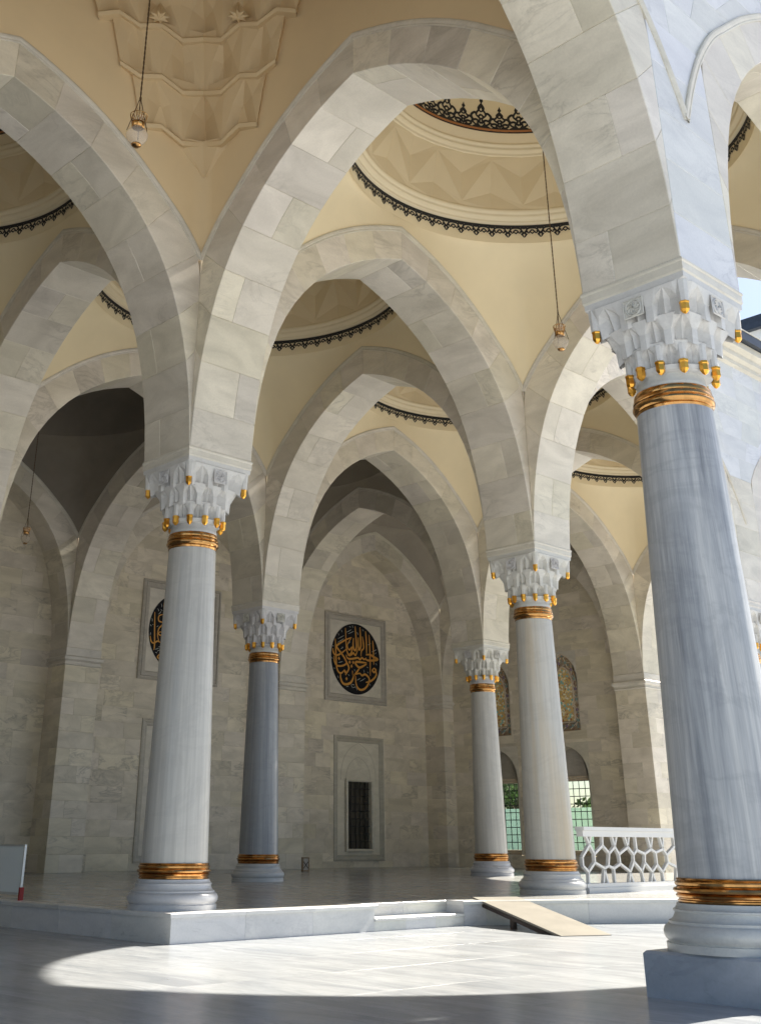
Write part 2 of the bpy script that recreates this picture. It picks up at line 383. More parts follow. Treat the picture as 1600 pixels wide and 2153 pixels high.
# ------------------------------------------------------------------ platform with its copings, risers and steps
PLAT = [(-17.6,-.62),(.85,-.62),(.85,2.85),(.50,2.85),(.50,4.75),(.85,4.75),(.95,5.15),(1.75,6.65),(2.65,8.15),(3.5,10.4),(3.5,25.0),(-17.6,25.0)]
def inset(poly, d, edges=None):
    n = len(poly); out = []
    for i in range(n):
        p0 = Vector(poly[i-1]); p1 = Vector(poly[i]); p2 = Vector(poly[(i+1) % n])
        a = (p1-p0).normalized(); b = (p2-p1).normalized()
        na = Vector((-a.y, a.x)); nb = Vector((-b.y, b.x))
        m = (na+nb); m /= max(m.dot(na), .2)
        out.append(tuple(p1+m*d))
    return out
plat = empty("platform", kind='structure')
inn = inset(PLAT, .02); inn2 = inset(PLAT, .24); out_ = inset(PLAT, -.035)
b = MB(); n = len(PLAT)
b.add([(x, y, -.05) for x, y in inset(PLAT, .06)]+[(x, y, -HP-.02) for x, y in inset(PLAT, .06)],
      [tuple(range(n))]+[((i+1) % n, i, n+i, n+(i+1) % n) for i in range(n)])
b.put("core", M_PLAT, plat)
b = MB(); b.add([(x, y, 0) for x, y in inn2]+[(x, y, -.04) for x, y in inn2], [tuple(range(n))]+[((i+1) % n, i, n+i, n+(i+1) % n) for i in range(n)])
b.put("paving", M_FLOOR2, plat)
def quad_prism(p, z0, z1, ch):
    """p: four plan points (ccw); chamfered top edge"""
    c = Vector((sum(q[0] for q in p)/4, sum(q[1] for q in p)/4)); b = MB()
    pin = inset(p, ch)
    vs_ = [(x-c.x, y-c.y, z0) for x, y in p]+[(x-c.x, y-c.y, z1-ch) for x, y in p]+[(x-c.x, y-c.y, z1) for x, y in pin]
    b.add(vs_, [(3,2,1,0)]+[(i,(i+1)%4,4+(i+1)%4,4+i) for i in range(4)]+[(4+i,4+(i+1)%4,8+(i+1)%4,8+i) for i in range(4)]+[(8,9,10,11)])
    return b, (c.x, c.y, 0)
for i in range(1, 9):
    p, q = Vector(out_[i]), Vector(out_[i+1]); pi, qi = Vector(inn2[i]), Vector(inn2[i+1])
    L = (Vector(PLAT[i+1])-Vector(PLAT[i])).length; k = max(1, round(L/1.25))
    for s in range(k):
        f0, f1 = s/k, (s+1)/k; e = .0012/L*1.0
        f0 += e; f1 -= e
        quad, c = quad_prism([p.lerp(q, f0), p.lerp(q, f1), pi.lerp(qi, f1), pi.lerp(qi, f0)], -.05, 0, .006)
        quad.put("coping_slab", M_PLAT, plat, c)
        a0, a1 = Vector(PLAT[i]), Vector(PLAT[i+1]); b0, b1 = Vector(inset(PLAT, .06)[i]), Vector(inset(PLAT, .06)[i+1])
        quad, c = quad_prism([a0.lerp(a1, f0), a0.lerp(a1, f1), b0.lerp(b1, f1), b0.lerp(b1, f0)], -HP-.01, -.052, .002)
        quad.put("riser_slab", M_PLAT, plat, c)
for s in range(14):      # left flank of the platform
    x1 = .85-s*1.28; x0 = x1-1.278
    quad, c = quad_prism([(x0,-.645),(x1-.002 if s else x1+.025,-.645),(x1-.002 if s else .61,-.38),(x0,-.38)], -.05, 0, .006); quad.put("coping_slab", M_PLAT, plat, c)
    quad, c = quad_prism([(x0,-.62),(x1-.002,-.62),(x1-.002,-.56),(x0,-.56)], -HP-.01, -.052, .002); quad.put("riser_slab", M_PLAT, plat, c)
for s in range(3):       # the lower step in the notch
    v0 = 2.85+s*.633; v1 = v0+.631
    quad, c = quad_prism([(.50,v0),(.87,v0),(.87,v1),(.50,v1)], -.205, -.165, .006); quad.put("step_tread", M_PLAT, plat, c)
    quad, c = quad_prism([(.60,v0),(.85,v0),(.85,v1),(.60,v1)], -HP-.01, -.207, .002); quad.put("riser_slab", M_PLAT, plat, c)

# ------------------------------------------------------------------ marble arches
def bevel_mesh(m, off):
    bm = bmesh.new(); bm.from_mesh(m)
    bmesh.ops.recalc_face_normals(bm, faces=bm.faces)
    ed = [e for e in bm.edges if len(e.link_faces) == 2 and e.calc_face_angle(0) > .45]
    bmesh.ops.bevel(bm, geom=ed, offset=off, segments=1, affect='EDGES', clamp_overlap=True)
    bm.to_mesh(m); bm.free(); return m
_vc = {}
def arch_pts(L):
    half = L/2-A; k = half/3.425
    S = [(A+x*k, z) for x, z in S_PTS]; O = [(A+x*k, z) for x, z in O_PTS]
    S += [(L-x, z) for x, z in S[-2::-1]]; O += [(L-x, z) for x, z in O[-2::-1]]
    return S, O
def voussoir(L, k, y0, y1):
    key = (round(L, 3), k, round(y0, 3), round(y1, 3))
    if key in _vc: return _vc[key]
    S, O = arch_pts(L); S = S[2*k:2*k+3]; O = O[2*k:2*k+3]
    if k == 0: O = [(O[0][0]-.0, O[0][1])]+O[1:]
    if k in (0, 2*NV-1):  # the springers end in a thin wedge
        e = -.03 if k == 0 else .03
        i = 0 if k == 0 else 2
        O = list(O); O[i] = (O[i][0]+e, O[i][1])
    loop = S+O[::-1]
    cx = sum(p[0] for p in loop)/6; cz = sum(p[1] for p in loop)/6; cy = (y0+y1)/2
    vs_ = [(x-cx, y0-cy, z-cz) for x, z in loop]+[(x-cx, y1-cy, z-cz) for x, z in loop]
    m = mesh("voussoir", vs_, [(0,1,2,3,4,5)[::-1], (6,7,8,9,10,11)]+[(i,(i+1)%6,6+(i+1)%6,6+i) for i in range(6)], M_ARCH)
    bevel_mesh(m, .008)
    _vc[key] = (m, (cx, cy, cz)); return _vc[key]
def moulding_mesh(L, sides, outer=False):
    key = ('m', round(L, 3), sides, outer)
    if key in _vc: return _vc[key]
    half = L/2-A; k = half/3.425; b = MB()
    E = [(A+x*k, z) for x, z in (smooth_line([(-.572,7.9),(-.37,8.38),(-.13,8.85),(.12,9.23),(.42,9.60)]+EXT[3:], 4) if outer else EXT_S)]; E += [(L-x, z) for x, z in E[-2::-1]]
    for sd in sides:
        y = sd*A; rows = []
        for i, (x, z) in enumerate(E):
            x0, z0 = E[max(0, i-1)]; x1, z1 = E[min(len(E)-1, i+1)]
            d = math.hypot(x1-x0, z1-z0); nx, nz = -(z1-z0)/d, (x1-x0)/d
            rows.append([(x+nx*o, y+sd*h, z+nz*o) for o, h in ((-.055,-.02),(-.055,.014),(-.038,.020),(-.024,.014),(.0,.026),(.032,.029),(.052,.02),(.057,-.03))])
        nb = len(rows[0]); vs_ = [p for r in rows for p in r]
        b.add(vs_, [(i*nb+j, i*nb+j+1, (i+1)*nb+j+1, (i+1)*nb+j) for i in range(len(rows)-1) for j in range(nb-1)])
    _vc[key] = b.make("moulding", M_TRIM); return _vc[key]
def mono_arch(L, y0, y1):
    key = ('mono', round(L, 3), y0, y1)
    if key in _vc: return _vc[key]
    S, O = arch_pts(L); n = len(S); b = MB()
    b.add([(x, y, z) for y in (y0, y1) for q in (S, O) for x, z in q],
          [(i, i+1, 2*n+i+1, 2*n+i) for i in range(n-1)]+[(n+i+1, n+i, 3*n+i, 3*n+i+1) for i in range(n-1)]+
          [(i, n+i, n+i+1, i+1) for i in range(n-1)]+[(2*n+i+1, 3*n+i+1, 3*n+i, 2*n+i) for i in range(n-1)])
    _vc[key] = b.make("arch_ring", M_ARCH); return _vc[key]
rng = random.Random(11)
def arch(p, L, rz, label, sides=(-1, 1), y0=-A, y1=A, detail=True, group=None, outer=False):
    a = empty("marble_arch", (p[0], p[1], 0), rz, label, "arch", group)
    if not detail:
        put("arch_ring", mono_arch(L, y0, y1), a); return a
    for k in range(2*NV):
        if k % 2 == 0 or y1-y0 < .9: cuts = [y0, y1]
        else: cuts = [y0, rng.choice((-.17, .0, .17)), y1]
        for c0, c1 in zip(cuts, cuts[1:]):
            m, c = voussoir(L, k, c0, c1)
            put("voussoir", m, a, c)
    if outer:      # the outer face (local -Y) has its mouldings meeting over the pier
        put("moulding", moulding_mesh(L, (1,)), a); put("moulding", moulding_mesh(L, (-1,), True), a)
    else: put("moulding", moulding_mesh(L, sides), a)
    return a
def LC(i, j): return names.get((i, j))
names = {(1,0): "the large column in the right foreground", (0,0): "the column on the platform corner", (0,1): "the ochre-stained column behind the ramp",
         (-1,1): "the slim dark column left of centre", (-1,2): "the slim column left of the ramp", (0,2): "the half-hidden column at the right edge"}
ARCHL = {  # (direction, i, j)
 ('v',1,0): "wide marble arch facing the open court to the right of the large foreground column",
 ('v',1,-1): "wide marble arch with a broad grey underside rising from the foreground column",
 ('u',1,0): "largest marble arch, from the platform corner column across to the large foreground column",
 ('v',0,-1): "grey marble arch leaving the column on the platform corner towards the left edge",
 ('v',0,0): "tall marble arch between the column on the platform corner and the ochre-stained column",
 ('u',1,1): "sunlit marble arch rising right from the ochre-stained column behind the foreground capital",
 ('v',0,1): "marble arch in the blue outer wall, seen behind the large foreground shaft",
 ('u',0,1): "pale marble arch between the slim dark column left of centre and the ochre-stained column",
 ('v',-1,1): "innermost marble arch between the two slim rear columns, above the calligraphy panel",
 ('v',-1,0): "shaded marble arch running left from the slim dark column",
 ('u',0,0): "shaded marble arch running back from the column on the platform corner",
 ('v',-1,2): "marble arch from the slim column left of the ramp to the end wall pier",
 ('u',0,2): "marble arch from the slim column left of the ramp towards the right edge, partly hidden",
 ('u',-1,1): "marble arch from the slim dark column back to the left wall pier",
 ('u',-1,2): "marble arch from the slim column by the ramp back to the corner wall pier",
 ('u',-1,0): "bright grey marble arch at the left edge before the dark far bay",
 ('v',-2,0): "dark blind arch on the back wall over the half-hidden calligraphy panel",
 ('v',-2,1): "dark blind arch on the back wall at left over the far hanging lamp",
 ('v',-2,2): "blind arch on the back wall over the fully visible calligraphy panel",
 ('u',-1,3): "blind arch on the end wall over the two stained glass windows",
 ('u',0,3): "open marble arch in the end wall right of the stained glass windows",
 ('u',0,-1): "marble arch at the upper left edge seen through the grey left arch",
 ('v',-1,-1): "dim marble arch at the left edge under the dark dome border",
}
hidden_group = "arches outside the picture"
def do_arch(d, i, j):
    key = (d, i, j); lab = ARCHL.get(key); det = lab is not None
    grp = "marble arches of the portico" if det else hidden_group
    lab = lab or "plain marble arch of the portico beyond the frame"
    if d == 'v':
        if i == -2: arch((U[i], V(j)), PV, R(90), lab, (-1,), -A, .40, det, grp)
        else: arch((U[i], V(j)), PV, R(90), lab, (-1, 1), -A, A, det, grp, i == 1 or (i == 0 and j >= 1))
    else:
        L = U[i]-U[i-1]
        if i == -1 and j == 3: arch((U[i-1], V(j)), L, 0, lab, (-1,), -A, .05, det, grp)
        else: arch((U[i-1], V(j)), L, 0, lab, (-1, 1), -A, A, det, grp)
for j in (-2, -1, 0): do_arch('v', 1, j)
for i in (0, -1, -2):
    for j in range(-2, 3): do_arch('v', i, j)
for j in (-2, -1, 0, 1): do_arch('u', 1, j)
for i in (0, -1):
    for j in range(-2, 4): do_arch('u', i, j)

# impost piers over the columns
pm = {}
def box_stone(lx, ly, lz, mat, ch=.006, name="stone"):
    key = (round(lx, 3), round(ly, 3), round(lz, 3), mat.name)
    if key not in pm:
        b = MB(); b.box(-lx/2, lx/2, -ly/2, ly/2, -lz/2, lz/2); m = b.make(name, mat); bevel_mesh(m, ch); pm[key] = m
    return pm[key]
def square_prof(prof, a):
    b = MB(); n = len(prof)
    for o, z in prof:
        r = a+o; b.v += [(-r,-r,z),(r,-r,z),(r,r,z),(-r,r,z)]
    b.f = [(4*i+k, 4*i+(k+1)%4, 4*i+4+(k+1)%4, 4*i+4+k) for i in range(n-1) for k in range(4)]+[(3,2,1,0), tuple(4*n-4+k for k in range(4))]
    return b
imp_m = square_prof([(-.03,ZA-.002),(.0,ZA),(.012,ZA+.02),(.012,ZA+.10),(.022,ZA+.115),(.022,ZA+.135),(-.01,ZA+.17)], A).make("impost_moulding", M_TRIM)
def pier(i, j, label):
    p = empty("impost_pier", (U[i], V(j), 0), 0, label, "pier", "piers over the columns")
    put("impost_moulding", imp_m, p)
    z = ZA+.004; hs = [.66, .64, .63, .64, .62]
    for h in hs:
        put("stone", box_stone(2*A, 2*A, h-.001, M_OUTER if i == 1 else M_ARCH), p, (0, 0, z+h/2)); z += h
    put("core", box_stone(2*A-.04, 2*A-.04, 1.3, M_ARCH), p, (0, 0, z+.649))
for (i, j) in [(1,-1),(1,0),(1,1),(0,-1),(0,0),(0,1),(0,2),(-1,-1),(-1,0),(-1,1),(-1,2)]:
    pier(i, j, "square marble pier above the capital of "+names[(i,j)] if (i,j) in names else "square marble pier on a column beyond the frame")

# ------------------------------------------------------------------ columns
def niche(b, P, last=False):
    """one pointed, fan-folded niche between two half ribs; P(q, h, d) gives a point: q across (-1..1), h up (0..1), d depth behind the face"""
    base = len(b.v)
    e = .74
    pts = [(-1,0,0),(-e,0,0),(-.40,0,1),(0,0,.25),(.40,0,1),(e,0,0),(1,0,0),              # 0-6 foot
           (-1,.42,0),(-e,.42,0),(-.40,.56,1),(0,.60,.3),(.40,.56,1),(e,.42,0),(1,.42,0),   # 7-13
           (-.46,.72,.05),(.46,.72,.05),(0,.94,0),                                          # 14,15,16 hood
           (-1,1,0),(-.46,1,0),(0,1,0),(.46,1,0),(1,1,0)]                                   # 17-21 top
    b.add([P(*p) for p in pts], [(0,1,8,7),(1,2,9,8),(2,3,10,9),(3,4,11,10),(4,5,12,11),(5,6,13,12),
          (8,9,14),(9,10,16),(9,16,14),(10,11,16),(11,15,16),(11,12,15),
          (7,8,14,18,17),(14,16,19,18),(16,15,20,19),(15,12,13,21,20)])
def fin(b, P):
    """half fins either side of a sunken pointed triangle"""
    o = len(b.v)
    pts = [(-1,0,0),(-.5,0,.55),(0,0,1.0),(.5,0,.55),(1,0,0),(-.5,.46,0.05),(.5,.46,0.05),(0,.90,0),(0,.42,.9),(-1,.5,-.12),(1,.5,-.12),(-1,1,0),(-.5,1,0),(0,1,0),(.5,1,0),(1,1,0)]
    b.add([P(*p) for p in pts], [(0,1,5),(1,2,8),(1,8,5),(5,8,7),(2,3,8),(3,6,8),(6,7,8),(3,4,6),(0,5,9),(9,5,12,11),(5,7,13,12),(7,6,14,13),(6,10,15,14),(4,10,6)])
def capital_mesh():
    """bell of three tiers of pointed, folded niches between vertical ribs, round at the neck and square at the top"""
    b = MB(); N = 12
    def cs(th): return max(abs(math.cos(th)), abs(math.sin(th)))
    tiers = [(5.03, 5.27, .395, .438, .06), (5.27, 5.51, .470, .530, .07), (5.51, 5.775, .552, .605, .07)]
    def sqr(th, sq): return (1-sq)+sq*min(1/cs(th), 1.30)*.965
    for ti, (z0, z1, r0, r1, dep) in enumerate(tiers):
        for k in range(N):
            a0 = R(45)+2*math.pi*(k+(.5 if ti != 1 else 0))/N
            def P(q, h, d):
                th = a0+q*math.pi/N; sq = min(1, max(0, (ti-.4+h*.8)/2.3))
                rr = (r0+(r1-r0)*h**1.6+.008-d*dep+(.010 if abs(q) > .7 and h < .3 else 0))*sqr(th, sq)
                return (rr*math.cos(th), rr*math.sin(th), z0+(z1-z0)*h-(.06 if abs(q) > .7 and h == 0 and ti else 0))
            niche(b, P)
        n = 96; lo = []; hi = []
        for k in range(n):        # lip under the tier
            th = 2*math.pi*k/n; sq = min(1, max(0, (ti-.4)/2.3)); q = sqr(th, sq)
            lo.append(((r0-.09)*q*math.cos(th), (r0-.09)*q*math.sin(th), z0-.012)); hi.append(((r0-.028)*q*math.cos(th), (r0-.028)*q*math.sin(th), z0+.004))
        if ti: b.add(lo+hi, [(k, (k+1)%n, n+(k+1)%n, n+k) for k in range(n)])
    b.lathe([(.30,4.975),(.36,4.985),(.385,5.0),(.405,5.04)], 48)
    n = 96; rows = [[(.60*sqr(2*math.pi*k/n, 1), 5.772) for k in range(n)], [(A/cs(2*math.pi*k/n)*.995, 5.80) for k in range(n)], [(A/cs(2*math.pi*k/n), 5.857) for k in range(n)]]
    b.add([(r*math.cos(2*math.pi*k/n), r*math.sin(2*math.pi*k/n), z) for row in rows for k, (r, z) in enumerate(row)], [(i*n+k, i*n+(k+1)%n, (i+1)*n+(k+1)%n, (i+1)*n+k) for i in range(2) for k in range(n)])
    for q in range(4):          # corner stalks that carry the upper gilded drops
        th = R(45+90*q); c = Vector((.715*math.cos(th), .715*math.sin(th), 0))
        b.tube(c+Vector((0,0,5.56)), c+Vector((0,0,5.79)), .052, .066, 8)
    for q in range(12):         # lower stalks
        th = R(45+30*q); c = Vector((.418*math.cos(th), .418*math.sin(th), 0))
        b.tube(c+Vector((0,0,5.05)), c+Vector((0,0,5.24)), .042, .046, 8)
    return b.make("capital", M_CAP)
cap_m = capital_mesh()
def drop_mesh():
    b = MB(); prof = [(.006,-.088),(.028,-.072),(.045,-.045),(.045,.02),(.05,.03),(.05,.05),(.04,.055)]
    n = 6; 
    for r, z in prof:
        for k in range(n): b.v.append((r*math.cos(2*math.pi*k/n), r*math.sin(2*math.pi*k/n), z))
    b.f = [(i*n+k, i*n+(k+1)%n, (i+1)*n+(k+1)%n, (i+1)*n+k) for i in range(len(prof)-1) for k in range(n)]+[tuple(range(n))[::-1], tuple(range((len(prof)-1)*n, len(prof)*n))]
    return b.make("gilded_drop", M_GOLD2)
drop_m = drop_mesh()
def rosette_mesh():
    b = MB()
    mp = lambda x, y, d=0.0: (x, -d, y)
    ring = [(.085*math.cos(2*math.pi*k/20), .085*math.sin(2*math.pi*k/20)) for k in range(21)]
    b.add([(.115*sx, .004, .10*sy) for sx, sy in ((-1,-1),(1,-1),(1,1),(-1,1))], [(0,1,2,3)])
    def ridge(pts, w, h):
        n = len(pts); vs_ = []
        for i, (x, y) in enumerate(pts):
            x0, y0 = pts[max(0, i-1)]; x1, y1 = pts[min(n-1, i+1)]; l = math.hypot(x1-x0, y1-y0) or 1
            nx, ny = -(y1-y0)/l*w/2, (x1-x0)/l*w/2
            vs_ += [(x-nx, 0, y-ny), (x, -h, y), (x+nx, 0, y+ny)]
        b.add(vs_, [(3*i+j, 3*i+j+1, 3*i+j+4, 3*i+j+3) for i in range(n-1) for j in (0, 1)])
    ridge(ring, .018, .012)
    ridge([(-.11,-.095),(.11,-.095),(.11,.095),(-.11,.095),(-.11,-.095)], .014, .01)
    for k in range(9):
        a0 = 2*math.pi*k/9
        ridge([(r*math.cos(a0+r*14), r*math.sin(a0+r*14)) for r in (.012,.03,.05,.07)], .016, .014)
    return b.make("rosette", M_CAP)
ros_m = rosette_mesh()
def shaft_mesh(mat, k):
    prof = []
    for q in range(13):
        t = q/12; z = .52+(4.66-.52)*t
        prof.append((k*(.436-(.436-.342)*(t**1.1))*(1+.03*(1-t)*(k > 1)), z))
    b = MB(); b.lathe(prof, 48); return b.make("shaft", mat, True)
sh_near = shaft_mesh(M_SHAFT_NEAR, 1.07); sh_std = shaft_mesh(M_SHAFT, 1.0); sh_st = shaft_mesh(M_SHAFT_STAIN, 1.0); sh_dk = shaft_mesh(M_SHAFT_SHADED, 1.0)
def bronze(prof):
    b = MB(); b.lathe(prof, 48); return b.make("bronze_ring", M_GOLD, True)
lowp = [(r, .345+(z-.285)*.77) for r, z in [(.43,.285),(.452,.29),(.458,.315),(.444,.325),(.446,.335),(.462,.345),(.468,.362),(.458,.378),(.45,.382),(.474,.392),(.484,.412),(.478,.432),(.456,.442),(.452,.45),(.466,.462),(.468,.485),(.455,.50),(.452,.505),(.458,.515),(.45,.53),(.42,.532)]]
upp = [(.32,4.63),(.352,4.635),(.358,4.66),(.352,4.672),(.372,4.685),(.385,4.71),(.385,4.725),(.372,4.745),(.366,4.75),(.376,4.76),(.374,4.785),(.362,4.80),(.366,4.815),(.360,4.845),(.352,4.855),(.31,4.858)]
low_m = bronze(lowp); up_m = bronze(upp)
low_near = bronze([(r*1.10, z) for r, z in lowp]); up_near = bronze([(r*1.04, z) for r, z in upp])
basep = [(.0,.0),(.572,.0),(.572,.048),(.555,.052),(.556,.058),(.572,.07),(.585,.095),(.586,.118),(.574,.145),(.552,.160),(.540,.163),(.540,.180),(.526,.183),(.505,.198),(.492,.222),(.490,.236),(.500,.239),(.500,.250),(.486,.256),(.472,.272),(.468,.289),(.40,.29)]
def base_mesh(k):
    b = MB(); b.lathe([(r*k, z*1.205) for r, z in basep], 56); return b.make("base", M_BASE, True)
base_m = base_mesh(1.0); base_near = base_mesh(1.10)
for m in (base_m, base_near, low_m, up_m, low_near, up_near):
    m.polygons.foreach_set("use_smooth", [True]*len(m.polygons)); m.set_sharp_from_angle(angle=R(38))
b = MB(); b.lathe([(.33,4.85),(.345,4.86),(.345,4.90),(.335,4.91),(.332,4.99)], 40); neck_m = b.make("necking", M_CAP, True)
pl = square_prof([(0,-HP-.004),(0,-.02),(-.02,0)], .62); plinth_m = pl.make("plinth", M_PLINTH)
COLL = {(1,0): "large blue-grey streaked marble column on a square plinth in the right foreground",
        (0,0): "pale marble column standing on the corner of the platform at left",
        (0,1): "pale marble column with ochre stains standing on the platform edge behind the wooden ramp",
        (-1,1): "slim shaded column left of centre with a small brown box to its right",
        (-1,2): "slim pale column just left of the ochre-stained column by the ramp",
        (0,2): "pale column half cut off by the right edge behind the large foreground shaft"}
def column(i, j):
    near = (i, j) == (1, 0)
    lab = COLL.get((i, j), "marble column of the portico beyond the frame")
    off = -.02 if near else 0.0
    c = empty("marble_column", (U[i]+off, V(j)+off, 0), 0, lab, "column", "columns of the portico")
    put("base", base_near if near else base_m, c)
    put("lower_ring", low_near if near else low_m, c)
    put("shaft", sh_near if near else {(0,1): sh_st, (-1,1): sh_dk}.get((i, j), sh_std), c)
    put("upper_ring", up_near if near else up_m, c)
    put("necking", neck_m, c)
    cp = put("capital", cap_m, c, (-off, -off, 0))
    for q in range(12):
        th = R(45+30*q); put("gilded_drop", drop_m, cp, (.425*math.cos(th), .425*math.sin(th), 5.02), th)
    for q in range(4):
        th = R(45+90*q); put("gilded_drop", drop_m, cp, (.715*math.cos(th), .715*math.sin(th), 5.52), th)
        th = R(90*q); d = Vector((math.sin(th), -math.cos(th)))
        put("rosette", ros_m, cp, (.592*d.x, .592*d.y, 5.64), th)
    if (i, j) in ((1,0),(1,1),(1,-1),(0,-1),(-1,-1),(-1,0)) and not (i == -1 and j == 0):
        put("plinth", plinth_m, c, (-off, -off, 0))
for key in [(1,0),(0,0),(0,1),(-1,1),(-1,2),(0,2),(1,1),(1,-1),(0,-1),(-1,0),(-1,-1)]: column(*key)

# ------------------------------------------------------------------ wall piers (pilasters)
cor_m = square_prof([(0,5.36),(.035,5.385),(.035,5.41),(.012,5.43),(.012,5.47),(.055,5.50),(.075,5.52),(.075,5.60),(.03,5.62),(.012,5.64),(.012,5.85)], A).make("cornice", M_TRIM)
PILL = {(-2,0): "wall pier beyond the left edge", (-2,1): "tall dark-sided wall pier at the left of the half-hidden calligraphy panel",
        (-2,2): "wall pier with a cornice behind the slim dark column", (-2,3): "corner wall pier right of the fully visible calligraphy panel",
        (-1,3): "wall pier at the right of the stained glass windows behind the pierced railing", (0,3): "wall pier of the open arch hidden behind the large foreground shaft", (-2,-1): "wall pier beyond the left edge"}
for (i, j), lab in PILL.items():
    p = empty("wall_pier", (U[i], V(j), 0), 0, lab, "pier", "piers of the back walls")
    z = 0.0; k = 0
    while z < 5.36-.01:
        h = min(.447, 5.36-z)
        if (k % 3) == 1:
            put("stone", box_stone(2*A, 2*A, h-.001, M_WALL), p, (0, 0, z+h/2))
        else:
            c = .16 if k % 3 == 0 else -.12
            for x0, x1 in ((-A, c), (c, A)):
                for y0, y1 in ((-A, -c), (-c, A)):
                    put("stone", box_stone(x1-x0, y1-y0, h-.001, M_WALL, .005), p, ((x0+x1)/2, (y0+y1)/2, z+h/2))
        z += h; k += 1
    put("cornice", cor_m, p)
    put("core", box_stone(2*A-.04, 2*A-.04, 1.3, M_ARCH), p, (0, 0, ZA+3.84))
    z = ZA
    for h in (.66, .64, .63, .64, .62):
        put("stone", box_stone(2*A, 2*A, h-.001, M_ARCH), p, (0, 0, z+h/2)); z += h

# ------------------------------------------------------------------ coursed back walls
_wb = {}
def wall_block(lx, lz):
    key = (round(lx, 4), round(lz, 4))
    if key not in _wb:
        x, z, c, d = lx/2, lz/2, .0045, .22; b = MB()
        b.add([(-x,d,-z),(x,d,-z),(x,d,z),(-x,d,z),(-x,c,-z),(x,c,-z),(x,c,z),(-x,c,z),(-x+c,0,-z+c),(x-c,0,-z+c),(x-c,0,z-c),(-x+c,0,z-c)],
              [(0,3,2,1),(0,1,5,4),(1,2,6,5),(2,3,7,6),(3,0,4,7),(4,5,9,8),(5,6,10,9),(6,7,11,10),(7,4,8,11),(8,9,10,11)])
        _wb[key] = b.make("stone", M_WALL)
    return _wb[key]
def cut(r, h):
    x0, x1, z0, z1 = r; a0, a1, b0, b1 = h
    if a0 >= x1 or a1 <= x0 or b0 >= z1 or b1 <= z0: return [r]
    out = []
    if z0 < b0: out.append((x0, x1, z0, b0)); z0 = b0
    if z1 > b1: out.append((x0, x1, b1, z1)); z1 = b1
    if x0 < a0: out.append((x0, a0, z0, z1))
    if x1 > a1: out.append((a1, x1, z0, z1))
    return out
def blocks(parent, x0, x1, z0, z1, holes, seed, hc=.447, keep=None, lens=(.70,.88,1.05,1.22,1.45)):
    rg = random.Random(seed); z = z0
    while z < z1-.05:
        h = min(hc, z1-z); x = x0
        first = rg.choice(lens)*rg.choice((.5, .8, 1))
        while x < x1-1e-4:
            l = first or rg.choice(lens); first = None
            if x+l > x1-.25: l = x1-x
            rs = [(x, x+l, z, z+h)]
            for hl in holes: rs = [q for r in rs for q in cut(r, hl)]
            for r in rs:
                if r[1]-r[0] < .01 or r[3]-r[2] < .01: continue
                if keep and not keep(r): continue
                put("stone", wall_block(r[1]-r[0], r[3]-r[2]), parent, ((r[0]+r[1])/2, rg.uniform(0, .004), (r[2]+r[3])/2))
            x += l
        z += h
def under_arch(L):
    half = L/2-A; k = half/3.425
    def f(r):
        xm = (r[0]+r[1])/2
        best = max(lerp_tab(SOF, min(3.425, max(0, (min(x, L-x)-A)/k))) for x in (r[0], xm, r[1]))
        return r[2] < best+.05
    return f
NIC = (20.30, 1.23, .20, 4.20)     # centre, half width, bottom, top of the framed window niches on the back wall
for j, lab, zmax in ((2, "back wall bay of pale veined marble blocks with the full calligraphy panel", 11), (1, "back wall bay of veined marble blocks behind the corner column", 11), (0, "dim back wall bay of marble blocks at the left edge", 11)):
    w = empty("marble_wall", (WALL_U, V(j), 0), R(90), lab, "wall", "coursed marble back walls")
    xc = PV/2
    holes = [(xc-NIC[1], xc+NIC[1], NIC[2], NIC[3])]
    blocks(w, A-.05, PV-A+.05, 0, zmax, holes, 100+j, keep=under_arch(PV))
SGW = (-11.08, -14.08)
w = empty("marble_wall", (U[-2], WALL_V, 0), 0, "end wall of tan veined marble blocks with two stained glass windows", "wall", "coursed marble back walls")
LW = U[-1]-U[-2]; hol = []
for c in SGW:
    x = c-U[-2]; hol += [(x-.64, x+.64, 4.29, 6.95), (x-.85, x+.85, .40, 3.92)]
blocks(w, A-.05, LW-A+.05, 0, 11, hol, 55, keep=under_arch(LW))
# plain closing wall of the bays beyond the left edge
b = MB(); b.box(0, .3, 0, 2*PV, -HP, 11.4)
b.put("marble_wall", M_WALL, None, (WALL_U-.3, V(-2), 0), label="plain marble back wall continuing beyond the left edge", cat="wall", group="coursed marble back walls")

b = MB(); b.box(0, 17.4, -.3, 0, -HP, 11.4)  # out-of-view wall, added to keep light off the left bays
b.put("marble_wall", M_WALL, None, (WALL_U-.3, V(-2)-A, 0), label="unseen marble side wall added far beyond the left edge to darken the bays", cat="wall", group="coursed marble back walls")

